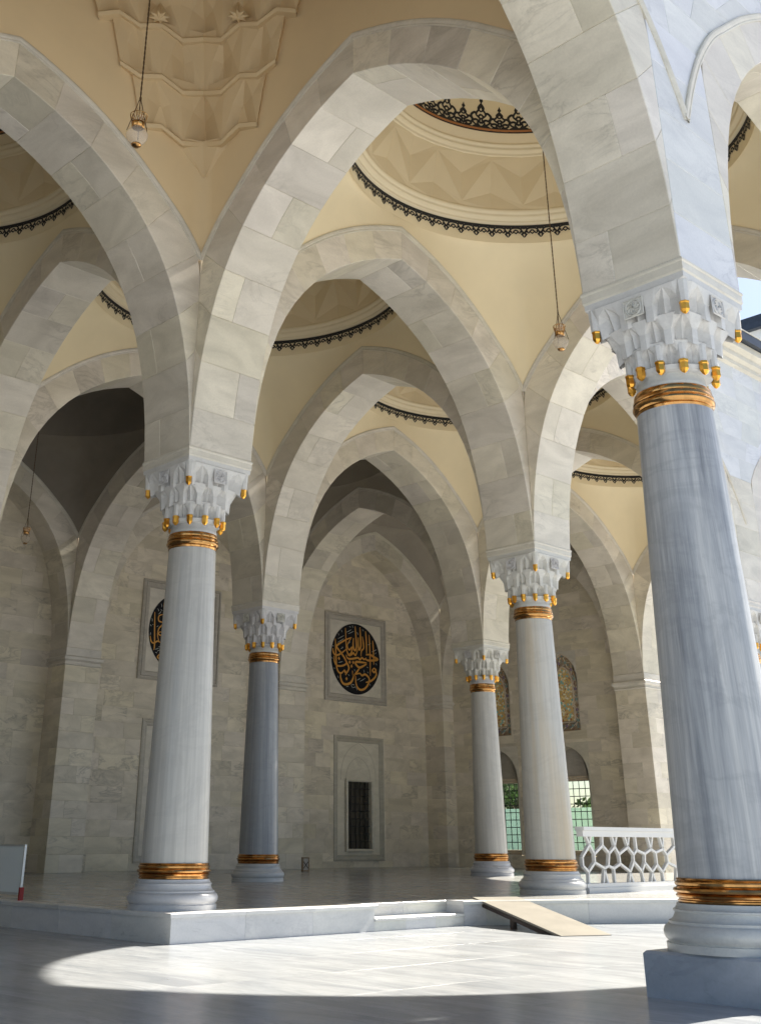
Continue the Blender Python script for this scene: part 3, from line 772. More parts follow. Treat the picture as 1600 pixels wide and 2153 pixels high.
# ------------------------------------------------------------------ domed ceilings
RB = 3.45
def E_of(d, half): return lerp_tab(EXT_S, min(3.425, max(0, d*3.425/half)))
def pend_point(phi, s, hx, hy, zt=11.70):
    pc = math.atan2(hy, hx)
    if phi <= pc: bx, by = hx, hx*math.tan(phi); z0 = E_of(hy-by, hy)
    else: bx, by = (hy/math.tan(phi) if phi < math.pi/2-1e-6 else 0), hy; z0 = E_of(hx-bx, hx)
    tx, ty = RB*math.cos(phi), RB*math.sin(phi)
    gq = .30*s+.70*(1-math.sqrt(max(0, 1-.98*s*s)))/(1-math.sqrt(.02))
    return bx+(tx-bx)*gq, by+(ty-by)*gq, z0+(zt-z0)*s
_pc = {}
def pend_mesh(hx, hy, sx, sy, zt=11.70):
    key = (round(hx,3), round(hy,3), sx, sy, zt)
    if key in _pc: return _pc[key]
    pc = math.atan2(hy, hx); ph = [pc*k/20 for k in range(20)]+[pc+(math.pi/2-pc)*k/20 for k in range(21)]
    b = MB(); ns = 16
    for s in range(ns+1):
        for p in ph:
            x, y, z = pend_point(p, s/ns, hx, hy, zt); b.v.append((sx*x, sy*y, z))
    n = len(ph)
    b.f = [(s*n+i, s*n+i+1, (s+1)*n+i+1, (s+1)*n+i) for s in range(ns) for i in range(n-1)]
    _pc[key] = b.make("pendentive", M_PLASTER, True); return _pc[key]
def ring_mesh(name, prof, mat, n=96, smooth=True):
    b = MB(); b.lathe(prof, n); return b.make(name, mat, smooth)
band_m = ring_mesh("plaster_band", [(RB,11.66),(RB,11.70),(RB,12.075)], M_PLASTER)
lowmo_m = ring_mesh("lower_moulding", [(RB,12.07),(3.40,12.075),(3.375,12.10),(3.385,12.125),(3.36,12.135),(3.305,12.16),(3.285,12.195),(3.295,12.225),(3.27,12.235),(3.245,12.26),(3.238,12.30),(3.25,12.33),(3.27,12.335)], M_PLASTER_HI)
upmo_m = ring_mesh("upper_moulding", [(3.08,13.44),(3.045,13.445),(3.02,13.465),(3.025,13.485),(2.995,13.50),(2.945,13.525),(2.93,13.555),(2.94,13.58),(2.90,13.59),(2.875,13.61),(2.87,13.64),(2.885,13.66)], M_PLASTER_HI)
fri_m = ring_mesh("plain_frieze", [(2.885,13.655),(2.77,13.83)], M_PLASTER_LO)
ora_m = ring_mesh("terracotta_line", [(2.772,13.825),(2.752,13.90)], M_ORANGE)
dom = [(2.775*math.cos(R(a)), 13.83+2.7*math.sin(R(a))) for a in range(0, 90, 5)]+[(.01, 16.53)]
dome_m = ring_mesh("dome_shell", dom, M_PLASTER)
def star_mesh():
    b = MB(); N = 16
    def P(a, r, z): return (r*math.cos(a), r*math.sin(a), z)
    z0, z1 = 12.32, 13.46
    def rb(z): return 3.262+(3.06-3.262)*(z-z0)/(z1-z0)
    for k in range(N):
        a0 = 2*math.pi*(k+.44)/N; h = math.pi/N
        T = lambda s: P(a0+s*2*h, rb(13.36), 13.36)
        B_ = lambda s: P(a0+h+s*2*h, rb(12.42), 12.42)
        Mv = lambda s: P(a0+h+s*2*h, rb(13.05)+.075, 13.05)
        Lv = lambda s: P(a0+s*2*h, rb(12.70)+.075, 12.70)
        tp = lambda a: P(a, rb(z1), z1); bt = lambda a: P(a, rb(z0), z0)
        v = [T(0), B_(0), Mv(0), Lv(0), T(1), Lv(1), tp(a0), tp(a0+h), tp(a0+2*h), bt(a0), bt(a0+h), bt(a0+2*h)]
        b.add(v, [(0,3,1),(0,1,2),(2,1,4),(4,1,5),(6,0,2,7),(7,2,4,8),(9,10,1,3),(10,11,5,1)])
    return b.make("star_facets", M_PLASTER_LO)
star_m = star_mesh()
def lace_mesh():
    b = MB(); N = 66; rr = RB-.012
    p = 2*math.pi*rr/N
    for k in range(N):
        a0 = 2*math.pi*k/N
        mp = lambda x, y: (rr*math.cos(a0-x/rr), rr*math.sin(a0-x/rr), 12.06+y)
        S = lambda pts, w: b.strip(pts, w, mp)
        S([(-p/2,-.024),(0,-.024),(p/2,-.024)], .052)
        S(smooth_line([(-p/2,-.185),(-.125,-.135),(-.10,-.085),(-.055,-.062),(0,-.058)], 3), [.05,.046,.042,.04,.036,.036,.036,.036,.036,.036,.036,.036,.036])
        S(smooth_line([(p/2,-.185),(.125,-.135),(.10,-.085),(.055,-.062),(0,-.058)], 3), [.05,.046,.042,.04,.036,.036,.036,.036,.036,.036,.036,.036,.036])
        S([(0,-.098),(.048,-.142),(0,-.186),(-.048,-.142),(0,-.098)], .036)
        for s in (1, -1):
            S(smooth_line([(s*.042,-.145),(s*.075,-.175),(s*.10,-.15),(s*.085,-.125)], 3), .028)
            x = s*p/2
            S([(x,-.165),(x-s*.045,-.205),(x-s*.004,-.275)], [.045,.05,.016])
            S([(x,-.05),(x-s*.045,-.062),(x-s*.07,-.05)], .04)
            S([(x,-.05),(x-s*.006,-.085)], .03)
    return b.make("black_lace_border", M_BLACK)
lace_m = lace_mesh()
def palm_mesh():
    b = MB(); N = 22
    def surf(a, y):
        t = y/2.7; el = math.asin(max(0, min(.999, t)))
        return (2.762*math.cos(el)*math.cos(a), 2.762*math.cos(el)*math.sin(a), 13.85+y)
    pitch = 2*math.pi/N
    for k in range(N):
        for m, (ph, sc) in enumerate(((.2, 1.0), (.7, .74))):
            a0 = pitch*(k+ph)
            mp = lambda x, y: surf(a0-x/2.6, y*1.0+.0)
            for s in (1, -1):
                C = lambda pts: smooth_line([(s*x, y*sc) for x, y in pts], 4)
                b.strip(C([(0,.06),(.07,.16),(.02,.26),(.10,.36),(.05,.46),(0,.56)]), .040, mp)
                b.strip(C([(.0,.16),(.09,.24),(.17,.23),(.20,.33),(.13,.40),(.09,.36)]), .050, mp)
                b.strip(C([(.02,.07),(.10,.09),(.17,.05),(.195,.02)]), .066, mp)
                b.strip(C([(.05,.12),(.13,.14),(.18,.20)]), .040, mp)
                b.strip(C([(.0,.42),(.06,.50),(.0,.60)]), .034, mp)
                b.strip(C([(.0,.26),(.05,.31),(.0,.37)]), .042, mp)
            b.strip([(0,.55*sc),(0,.66*sc)], .026, mp)
            b.strip([(0,.60*sc),(0,.66*sc),(0,.72*sc),(0,.78*sc)], [.006,.08,.03,.0], mp)
            b.strip([(0,0),(0,.05),(0,.11)], [.01,.07,.01], mp)
        a0 = pitch*k
        b.strip([(x*pitch, 0) for x in (0,.25,.5,.75,1)], .018, lambda x, y: surf(a0+x, y+.05))
        b.strip([(x*pitch, 0) for x in (0,.25,.5,.75,1)], .03, lambda x, y: surf(a0+x, y-.01))
    return b.make("black_palmette_border", M_BLACK)
palm_m = palm_mesh()
ZT_MUQ = 13.9
MUQ_Z = [10.45, 11.05, 11.85, 12.65, 13.3, 13.85]
MUQ_W = [(.05, .5), (.92, 1.08), (1.22, 1.38), (1.55, 1.78), (1.95, 2.15)]
def muq_mesh(hx, hy, sx, sy):
    """stalactite carving on a pendentive: tiers of pointed niches stepping inwards"""
    b = MB(); pc = math.atan2(hy, hx)
    ZL = MUQ_Z; cells = [2, 3, 4, 5, 6]; wd = MUQ_W; dd = [.03, .15, .27, .39, .50, .58]
    def surf(z, w):
        """point at height z, w metres sideways from the corner axis"""
        lo, hi = -.75, .75
        def at(ph):
            x, y, z0 = pend_point(ph, 0, hx, hy, ZT_MUQ); s = max(0, min(1, (z-z0)/(ZT_MUQ-z0)))
            return pend_point(ph, s, hx, hy, ZT_MUQ)
        for _ in range(22):
            m = (lo+hi)/2; x, y, zz = at(pc+m)
            lat = (y*math.cos(pc)-x*math.sin(pc))
            if lat < w: lo = m
            else: hi = m
        x, y, zz = at(pc+lo); return x, y, max(zz, z)
    nx, ny = math.cos(pc), math.sin(pc)
    def at(w, z, d):
        x, y, z_ = surf(z, w); return (sx*(x-d*nx), sy*(y-d*ny), z_)
    top = ZL[1]; rows = []
    for t in (0, .5, 1):         # cone at the foot
        rows.append([at(q*(.05+.5*t), ZL[0]+(top-.10-ZL[0])*t, -.06 if abs(q) == 1 else .02+.20*t*(1-abs(q)**1.5)) for q in (-1, -.55, 0, .55, 1)])
    b.add([p for r_ in rows for p in r_], [(i*5+k, i*5+k+1, i*5+6+k, i*5+5+k) for i in range(2) for k in range(4)])
    for ti in range(1, 5):
        z0, z1 = ZL[ti], ZL[ti+1]; n = cells[ti]; wa, wb = wd[ti]
        def fall(q): return max(0.0, 1-.75*abs(q)**3)
        def zig(q):
            ph = ((q+1)*n/2+(.5 if ti % 2 else 0)) % 1.0
            return -.10*(1-abs(q))-.13*(1-abs(2*ph-1))
        for k in range(n):
            def P(qq, h, d):
                q = -1+(2*k+1+qq)/n
                z = z0+(z1-z0)*h+(zig(q)*(1-h) if h < .3 else 0)
                dd_ = (dd[ti]+(dd[ti+1]-dd[ti])*(h**1.5)*.9)*fall(q)-d*.17
                return at(q*(wa+(wb-wa)*h), z, dd_)
            fin(b, P)
        m = 8*n; rows = []
        for dz, do in ((.045, -.2), (.0, .03), (.055, .055), (.085, .03), (.095, -.03)):      # zigzag lip under the tier
            rows.append([at(q*wa, z0+zig(q)+dz-.06, dd[ti]*fall(q)+do) for q in [-1+2*k/m for k in range(m+1)]])
        b.add([p for r_ in rows for p in r_], [(i*(m+1)+k, i*(m+1)+k+1, (i+1)*(m+1)+k+1, (i+1)*(m+1)+k) for i in range(len(rows)-1) for k in range(m)])
        for s_ in (-1, 1):         # flanks run back into the plaster
            v = [at(s_*(wa+(wb-wa)*h), z0+(z1-z0)*h+(zig(1)*(1-h) if h == 0 else 0), d_) for h in (0, .5, 1) for d_ in (-.1, (dd[ti]+(dd[ti+1]-dd[ti])*h)*fall(1)+.01)]
            b.add(v, [(0,1,3,2),(2,3,5,4)])
    for w in (-.62, .62):     # small star bosses hanging under the third tier
        x, y, zz = surf(ZL[3]-.05, w); c = Vector((x-.60*nx, y-.60*ny, ZL[3]-.10))
        vs_ = [(sx*c.x, sy*c.y, c.z-.06)]+[(sx*(c.x+r_*math.cos(R(22.5*k))), sy*(c.y+r_*math.sin(R(22.5*k))), c.z) for k, r_ in ((i, .17 if i % 2 == 0 else .085) for i in range(16))]+[(sx*c.x, sy*c.y, c.z+.3)]
        b.add(vs_, [(0, 1+i, 1+(i+1) % 16) for i in range(16)]+[(17, 1+(i+1) % 16, 1+i) for i in range(16)])
    return b.make("stalactite_carving", M_PLASTER_MUQ)
CEIL = {(1,0): "cream dome with black lace and palmette borders, right of centre at the top",
        (1,-1): "buff ceiling with stalactite carving at the top left",
        (0,0): "dim plaster dome with a black lace border seen through the middle arch",
        (0,-1): "dark dome with a black lace border at the left edge",
        (0,1): "cream dome with a black lace border in the middle distance above the rear arches",
        (-1,-1): "cream dome with a short lace border behind the left arches",
        (0,2): "cream dome with a lace border far right, seen past the foreground shaft",
        (-1,0): "very dark vault over the far left bay", (-1,1): "shadowed vault over the half-hidden calligraphy panel",
        (-1,2): "shadowed vault over the full calligraphy panel"}
def ceiling(i, j):
    hx = (U[i]-U[i-1])/2-A; hy = PV/2-A
    c = empty("domed_ceiling", ((U[i]+U[i-1])/2, V(j)+PV/2, 0), 0, CEIL.get((i, j), "plaster dome of a bay beyond the frame"), "ceiling", "domed ceilings of the portico")
    up = ZT_MUQ-11.70 if (i, j) == (1, -1) else 0.0
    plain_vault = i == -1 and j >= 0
    for sx in (1, -1):
        for sy in (1, -1):
            p = put("pendentive", pend_mesh(hx, hy, sx, sy, 11.70+up), c)
            if up: p.data.materials[0] = M_PLASTER_BUFF
            if plain_vault: p.material_slots[0].link = 'OBJECT'; p.material_slots[0].material = M_VAULT_UNLIT if j == 0 else M_VAULT_DIM
            if up: put("stalactite_carving", muq_mesh(hx, hy, sx, sy), p)
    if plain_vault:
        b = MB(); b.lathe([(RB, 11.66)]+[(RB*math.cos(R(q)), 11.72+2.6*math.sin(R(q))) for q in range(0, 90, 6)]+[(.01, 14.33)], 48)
        b.put("dome_shell", M_VAULT_UNLIT if j == 0 else M_VAULT_DIM, c, smooth=True); return
    put("plaster_band", band_m, c, (0, 0, up)); put("black_lace_border", lace_m, c, (0, 0, up)); put("lower_moulding", lowmo_m, c, (0, 0, up))
    put("star_facets", star_m, c, (0, 0, up)); put("upper_moulding", upmo_m, c, (0, 0, up)); put("plain_frieze", fri_m, c, (0, 0, up))
    put("terracotta_line", ora_m, c, (0, 0, up))
    d = put("dome_shell", dome_m, c, (0, 0, up)); put("black_palmette_border", palm_m, d)
for i, js in ((1, (-2, -1, 0)), (0, (-2, -1, 0, 1, 2)), (-1, (-2, -1, 0, 1, 2))):
    for j in js: ceiling(i, j)

# ------------------------------------------------------------------ outer walls above the arches
def mid_dx(z):
    s = lerp_tab([(q, p) for p, q in SOF_S], min(10.76, z)); e = lerp_tab([(q, p) for p, q in EXT_S], min(11.42, max(9.06, z)))
    return .5*(s+e)
def facade(u, j0, j1, z_top, label, name="outer_wall"):
    f = empty(name, (u, V(j0), 0), R(90), label, "wall", "outer walls of the portico")
    rg = random.Random(int(u*10)+j0); y0 = -A+.012; z = 9.06; hc = .56; n = j1-j0; Ltot = n*PV
    def piece(pts):
        c = Vector((sum(p[0] for p in pts)/4, sum(p[1] for p in pts)/4)); b = MB(); ch = .005
        pin = inset(pts, ch)
        vs_ = [(x-c.x, .2, zz-c.y) for x, zz in pts]+[(x-c.x, ch, zz-c.y) for x, zz in pts]+[(x-c.x, 0, zz-c.y) for x, zz in pin]
        b.add(vs_, [(i, (i+1)%4, 4+(i+1)%4, 4+i) for i in range(4)]+[(4+i, 4+(i+1)%4, 8+(i+1)%4, 8+i) for i in range(4)]+[(8,9,10,11)])
        b.put("stone", M_OUTER, f, (c.x, y0, c.y))
    while z < z_top-.02:
        h = min(hc, z_top-z); spans = []
        if z+h < 10.95:
            for k in range(n+1):
                e0, e1 = A+mid_dx(z)*PV/8, A+mid_dx(z+h)*PV/8
                l0, l1 = (k*PV-e0, k*PV-e1) if k else (0.0, 0.0)
                r0, r1 = (k*PV+e0, k*PV+e1) if k < n else (Ltot, Ltot)
                spans.append((l0, l1, r0, r1))
        else: spans = [(0, 0, Ltot, Ltot)]
        for l0, l1, r0, r1 in spans:
            w = (r0+r1)/2-(l0+l1)/2; k = max(1, round(w/1.1)); off = rg.uniform(-.3, .3)/k
            cuts = [0]+[min(.97, max(.03, (q+off)/k)) for q in range(1, k)]+[1]
            for c0, c1 in zip(cuts, cuts[1:]):
                piece([(l0+(r0-l0)*c0, z), (l0+(r0-l0)*c1, z), (l1+(r1-l1)*c1, z+h), (l1+(r1-l1)*c0, z+h)])
        z += h
    b = MB(); prof = [(.0,12.25),(.10,12.30),(.10,12.42),(.20,12.48),(.20,12.62),(.34,12.70),(.34,12.88),(.0,12.9)]
    for x in (0, Ltot):
        for o, zz in prof: b.v.append((x, -A-o+.02, zz))
    m = len(prof); b.f = [(i, i+1, m+i+1, m+i) for i in range(m-1)]
    b.put("cornice", M_TRIM, f)
    b = MB(); b.box(0, Ltot, -A-.46, -A+.2, 12.90, 13.15); b.put("gutter", M_GUTTER, f)
    b = MB(); b.box(0, Ltot, -A-.48, -A+.3, 13.153, 13.18); b.put("coping", M_TRIM, f)
facade(U[1], -1, 1, 12.3, "pale blue-lit outer wall of marble blocks above the large foreground capital")
facade(U[0], 1, 3, 12.3, "pale outer wall with a dark gutter behind the large foreground shaft")
# taller block far behind, of which only the eaves show beside the foreground capital
blk = empty("distant_building", (-42, 90, 0), 0, "distant pale building with a dark flat eave beside the foreground capital", "building")
b = MB(); b.box(0, 25, 0, 12, -HP, 44.9); b.put("wall", M_TRIM, blk)
b = MB(); b.box(-.6, 25.6, -.6, 12, 44.9, 46.6); b.put("fascia", M_WHITE, blk)
b = MB(); b.box(-1, 26, -1.2, 12.4, 46.6, 47.9); b.put("eave", M_GUTTER, blk)

CAL1=[(0.061, [(-0.848, 0.481), (-0.83, 0.241), (-0.814, -0.057), (-0.781, -0.336), (-0.696, -0.446), (-0.589, -0.451), (-0.471, -0.351)]), (0.057, [(-0.437, 0.834), (-0.422, 0.59), (-0.405, 0.318), (-0.373, 0.169), (-0.286, 0.088), (-0.187, 0.174), (-0.171, 0.312), (-0.286, 0.224), (-0.362, 0.353), (-0.219, 0.552)]), (0.07, [(-0.185, 0.586), (-0.416, 0.499), (-0.74, 0.327), (-0.783, 0.247), (-0.675, 0.153), (-0.503, 0.005), (-0.374, -0.162), (-0.298, -0.29), (-0.374, -0.416), (-0.439, -0.497)]), (0.061, [(-0.943, 0.199), (-0.932, 0.111), (-0.868, 0.035), (-0.74, 0.033), (-0.568, 0.119), (-0.416, 0.225)]), (0.07, [(-0.04, 0.927), (-0.008, 0.637), (0.012, 0.363), (-0.033, 0.236), (-0.099, 0.275), (-0.125, 0.394), (-0.108, 0.58)]), (0.07, [(0.161, 0.92), (0.181, 0.659), (0.196, 0.398), (0.133, 0.269), (0.089, 0.371), (0.091, 0.618)]), (0.057, [(0.259, 0.668), (0.302, 0.487), (0.311, 0.334), (0.221, 0.247), (0.198, 0.092)]), (0.061, [(0.396, 0.839), (0.426, 0.532), (0.433, 0.178)]), (0.057, [(0.542, 0.747), (0.565, 0.469), (0.577, 0.085), (0.58, -0.433)]), (0.057, [(0.698, 0.593), (0.717, 0.331), (0.732, -0.099)]), (0.074, [(0.399, 0.151), (0.579, 0.177), (0.713, 0.13), (0.905, 0.072), (0.689, 0.02), (0.464, 0.005), (0.375, 0.049)]), (0.065, [(0.42, 0.069), (0.33, 0.014), (0.241, 0.051), (0.152, -0.004), (0.064, 0.033), (-0.199, -0.024), (-0.352, -0.017), (-0.417, 0.074)]), (0.065, [(-0.373, 0.139), (-0.308, 0.07), (-0.199, 0.097), (-0.111, 0.152), (-0.023, 0.1), (0.066, 0.277)]), (0.078, [(0.429, -0.075), (-0.025, -0.097), (0.128, -0.234), (0.429, -0.106)]), (0.07, [(0.15, -0.231), (0.017, -0.38), (-0.115, -0.482), (-0.158, -0.351)]), (0.078, [(-0.632, -0.47), (-0.632, -0.588), (-0.547, -0.728), (-0.397, -0.752), (-0.224, -0.685), (-0.126, -0.542), (-0.147, -0.395)]), (0.07, [(-0.028, -0.489), (-0.018, -0.667), (0.057, -0.809), (0.188, -0.858), (0.364, -0.798), (0.499, -0.652), (0.524, -0.499), (0.369, -0.407), (0.236, -0.45), (0.126, -0.399), (-0.115, -0.482)]), (0.07, [(0.73, -0.191), (0.673, -0.273), (0.751, -0.311), (0.82, -0.243), (0.73, -0.191)]), (0.07, [(0.819, -0.259), (0.829, -0.38), (0.725, -0.496), (0.567, -0.585), (0.389, -0.631)]), (0.061, [(-0.889, -0.004), (-0.878, -0.152), (-0.782, -0.262), (-0.589, -0.258), (-0.417, -0.181), (-0.417, -0.061)])]
DOT1=[(-0.697, -0.06), (-0.265, -0.121), (-0.123, -0.115), (-0.19, -0.227), (-0.396, -0.597), (-0.45, -0.408)]
TH1=[(-0.741, 0.493, -0.503, 0.611), (-0.762, 0.385, -0.503, 0.52), (-0.393, 0.716, -0.195, 0.816), (-0.328, 0.677, -0.096, 0.781), (-0.728, -0.182, -0.546, -0.127), (0.492, 0.446, 0.606, 0.505), (0.648, 0.262, 0.854, 0.353), (0.015, -0.604, 0.169, -0.531), (0.146, -0.623, 0.368, -0.513), (-0.161, 0.944, -0.129, 0.87), (-0.283, 0.898, -0.217, 0.875), (0.783, 0.214, 0.829, 0.265), (0.801, -0.046, 0.856, -0.102), (0.428, -0.189, 0.494, -0.213), (-0.081, -0.299, -0.059, -0.357), (-0.332, -0.472, -0.278, -0.512), (-0.76, -0.541, -0.728, -0.612), (-0.964, 0.272, -0.907, 0.263), (-0.898, -0.332, -0.866, -0.374), (-0.611, 0.767, -0.579, 0.694), (-0.73, 0.646, -0.708, 0.588), (0.25, 0.869, 0.317, 0.83), (-0.225, -0.744, -0.16, -0.828), (-0.16, -0.828, -0.03, -0.787), (-0.03, -0.787, 0.035, -0.885), (-0.203, -0.728, -0.073, -0.746), (0.544, -0.648, 0.565, -0.706), (0.304, -0.277, 0.325, -0.366), (0.459, -0.323, 0.503, -0.364), (-0.589, 0.267, -0.525, 0.274), (-0.525, 0.274, -0.632, 0.217), (-0.307, 0.404, -0.241, 0.473), (0.026, 0.765, 0.092, 0.695), (-0.995, -0.045, -0.963, -0.101), (-0.418, -0.82, -0.311, -0.796)]
CAL2=[(0.044, [(-0.861, 0.427), (-0.832, -0.014), (-0.802, -0.363), (-0.811, -0.509)]), (0.044, [(-0.951, -0.175), (-0.913, -0.302), (-0.827, -0.344), (-0.714, -0.28), (-0.601, -0.319)]), (0.041, [(-0.577, 0.403), (-0.721, 0.348), (-0.72, 0.221), (-0.568, 0.18), (-0.704, 0.03), (-0.725, -0.149), (-0.678, -0.276)]), (0.041, [(-0.593, 0.703), (-0.58, 0.433)]), (0.038, [(-0.661, -0.038), (-0.702, -0.095), (-0.635, -0.131), (-0.593, -0.075), (-0.661, -0.038)]), (0.041, [(-0.633, -0.592), (-0.69, -0.671), (-0.614, -0.707)])]
TH2=[(-0.783, 0.527, -0.74, 0.458), (-0.689, 0.509, -0.631, 0.487), (-0.752, 0.381, -0.666, 0.467), (-0.945, 0.268, -0.919, 0.182), (-0.985, 0.1, -0.936, 0.062), (-0.904, 0.117, -0.889, 0.097), (-0.771, 0.067, -0.728, 0.102), (-0.763, -0.562, -0.707, -0.571), (-0.787, -0.492, -0.663, -0.45), (-0.711, -0.528, -0.606, -0.473), (-0.684, -0.423, -0.594, -0.391), (-0.683, 0.661, -0.657, 0.574), (-0.95, -0.087, -0.961, -0.161)]
# ------------------------------------------------------------------ calligraphy panels
def frame_strips(b, x0, x1, z0, z1, prof):
    """picture-frame moulding in the XZ plane, facing -Y; prof = (inset, height) pairs"""
    n = len(prof)
    for ins, h in prof: b.v += [(x0+ins, -h, z0+ins), (x1-ins, -h, z0+ins), (x1-ins, -h, z1-ins), (x0+ins, -h, z1-ins)]
    o = len(b.v)-4*n
    b.f += [(o+4*i+k, o+4*i+(k+1)%4, o+4*i+4+(k+1)%4, o+4*i+4+k) for i in range(n-1) for k in range(4)]
FP = [(0,-.01),(0,.06),(.05,.085),(.07,.085),(.085,.05),(.10,.05),(.115,.075),(.22,.075),(.235,.05),(.25,.045),(.26,.02),(.26,-.01)]
def calligraphy(vc, label, strokes, dots, thin):
    p = empty("calligraphy_panel", (WALL_U, vc, 6.88), R(90), label, "panel", "calligraphy panels")
    b = MB(); frame_strips(b, -1.56, 1.56, -1.54, 1.54, FP); b.put("frame", M_GREY, p)
    for k in range(2):
        b = MB(); x0 = -1.31+k*1.311; b.box(x0, x0+1.309, -.018, .02, -1.29, 1.29); b.put("slab", M_TRIM, p)
    b = MB(); n = 64; rr = 1.25
    b.v = [(rr*math.cos(2*math.pi*k/n), y, rr*math.sin(2*math.pi*k/n)) for y in (-.019, -.034) for k in range(n)]
    b.f = [(k, (k+1)%n, n+(k+1)%n, n+k) for k in range(n)]+[tuple(range(n, 2*n))]
    d = b.put("disc", M_INK, p)
    mp = lambda x, y: (x*rr, -.042, y*rr)
    b = MB()
    for w, pts in strokes:
        q = smooth_line(pts, 5); m = len(q)
        ws = [w*.88*(.40+.55*min(1, 4*min(i, m-1-i)/m+.1)) for i in range(m)]
        b.strip(q, ws, mp)
    for x, y in dots:
        s = .045; b.add([mp(x, y-s*1.2), mp(x+s, y), mp(x, y+s*1.2), mp(x-s, y)], [(0,1,2,3)])
    b.put("gold_lettering", M_GOLDPAINT, d)
    b = MB()
    for x0, y0, x1, y1 in thin: b.strip([(x0,y0),((x0+x1)/2+.01,(y0+y1)/2),(x1,y1)], [.008,.02,.01], mp)
    b.put("fine_marks", M_GREYPAINT, d, kind='stuff')
calligraphy(V(2)+PV/2-.2, "square panel with a black disc of gold calligraphy, fully visible between the rear columns", CAL1, DOT1, TH1)
calligraphy(V(1)+PV/2, "square panel with gold calligraphy on black, half hidden by the platform corner column", CAL2, [], TH2)

# ------------------------------------------------------------------ framed windows on the back wall
_bars = {}
def grille(parent, w, z0, z1, nx, nz, y, r=.014):
    for k in range(1, nx+1):
        key = ('v', round(z1-z0, 3), r)
        if key not in _bars: b = MB(); b.tube((0,0,0), (0,0,z1-z0), r, r, 6); _bars[key] = b.make("bar", M_IRON, True)
        put("bar", _bars[key], parent, (-w+2*w*k/(nx+1), y, z0))
    for k in range(1, nz+1):
        key = ('h', round(w, 3), r)
        if key not in _bars: b = MB(); b.tube((-w,0,0), (w,0,0), r, r, 6); _bars[key] = b.make("bar", M_IRON, True)
        put("bar", _bars[key], parent, (0, y, z0+(z1-z0)*k/(nz+1)))
def back_window(vc, label):
    p = empty("window_niche", (WALL_U, vc, 0), R(90), label, "window", "framed windows on the back wall")
    b = MB(); frame_strips(b, -1.23, 1.23, .20, 4.20, [(0,-.01),(0,.03),(.05,.045),(.09,.04),(.11,.015),(.17,.012),(.19,.0),(.20,-.03)]); b.put("frame", M_GREY, p)
    b = MB(); y0, y1 = .03, .2
    for x0, x1, z0, z1 in ((-1.05,-.58,.38,4.02),(.58,1.05,.38,4.02),(-.58,.58,2.72,4.02),(-.58,.58,.38,.57)): b.box(x0, x1, y0, y1, z0, z1)
    b.put("surround", M_TRIM, p)
    b = MB()
    for hw, zs, zt in ((.86, 2.95, 3.98), (.60, 2.85, 3.52)):
        for s in (-1, 1):
            q = smooth_line([(s*hw, zs-.2), (s*hw*.97, zs+.15*(zt-zs)), (s*hw*.78, zs+.55*(zt-zs)), (s*hw*.42, zs+.84*(zt-zs)), (0, zt)], 5)
            m = len(q)
            b.add([v for x, z in q for v in ((x-.010*s, .03, z), (x, .022, z+.004), (x+.010*s, .03, z+.008))],
                  [(3*i+k, 3*i+k+1, 3*i+k+4, 3*i+k+3) for i in range(m-1) for k in (0, 1)])
    b.put("blind_arch_line", M_GREY, p)
    b = MB(); frame_strips(b, -.66, .66, .49, 2.80, [(0,.0),(0,.06),(.04,.075),(.07,.05),(.085,.05),(.09,-.10)]); b.put("window_frame", M_TRIM, p)
    b = MB(); b.box(-.6, .6, .10, .115, .55, 2.74); b.put("pane", M_DARKGLASS, p)
    grille(p, .575, .57, 2.72, 4, 8, .06, .013)
back_window(V(2)+PV/2-.05, "dark barred window in a pale moulded frame below the full calligraphy panel")
back_window(V(1)+PV/2, "moulded window frame half hidden behind the column on the platform corner")
back_window(V(0)+PV/2, "moulded window frame in the dim bay beyond the left edge")

# ------------------------------------------------------------------ end wall windows
def pointed(hw, z0, zs, zt, k=8):
    q = smooth_line([(hw, zs), (hw*.97, zs+.22*(zt-zs)), (hw*.80, zs+.55*(zt-zs)), (hw*.45, zs+.84*(zt-zs)), (0, zt)], k)
    right = [(hw, z0)]+q; left = [(-x, z) for x, z in right[-2::-1]]
    return right+left
def plate(b, hw, z0, z1, loop, y, depth):
    """rectangular plate with a pointed opening (closed by its sill) and its reveal"""
    n = len(loop); outer = []
    for x, z in loop:
        if abs(x) > hw*.985*abs(loop[0][0])/hw and z < loop[1][1]-1e-6: outer.append((hw if x > 0 else -hw, z0))
        else: outer.append(None)
    L = sum(math.hypot(loop[i+1][0]-loop[i][0], loop[i+1][1]-loop[i][1]) for i in range(n-1))
    rect = resample([(hw, z0), (hw, z1), (-hw, z1), (-hw, z0)], n-1)
    for cx_, cz_ in ((hw, z1), (-hw, z1)):
        k_ = min(range(n), key=lambda i: (rect[i][0]-cx_)**2+(rect[i][1]-cz_)**2); rect[k_] = (cx_, cz_)
    b.add([(x, y, z) for x, z in loop]+[(x, y, z) for x, z in rect]+[(x, y+depth, z) for x, z in loop],
          [(i, i+1, n+i+1, n+i) for i in range(n-1)]+[(i+1, i, 2*n+i, 2*n+i+1) for i in range(n-1)])
def rim(b, loop, w, y, h):
    n = len(loop); vs_ = []
    for i, (x, z) in enumerate(loop):
        x0, z0 = loop[max(0, i-1)]; x1, z1 = loop[min(n-1, i+1)]; l = math.hypot(x1-x0, z1-z0) or 1
        nx, nz = (z1-z0)/l*w, -(x1-x0)/l*w
        vs_ += [(x, y, z), (x, y-h, z), (x+nx, y-h, z+nz), (x+nx, y, z+nz)]
    b.add(vs_, [(4*i+k, 4*i+k+1, 4*i+k+5, 4*i+k+4) for i in range(n-1) for k in range(3)])
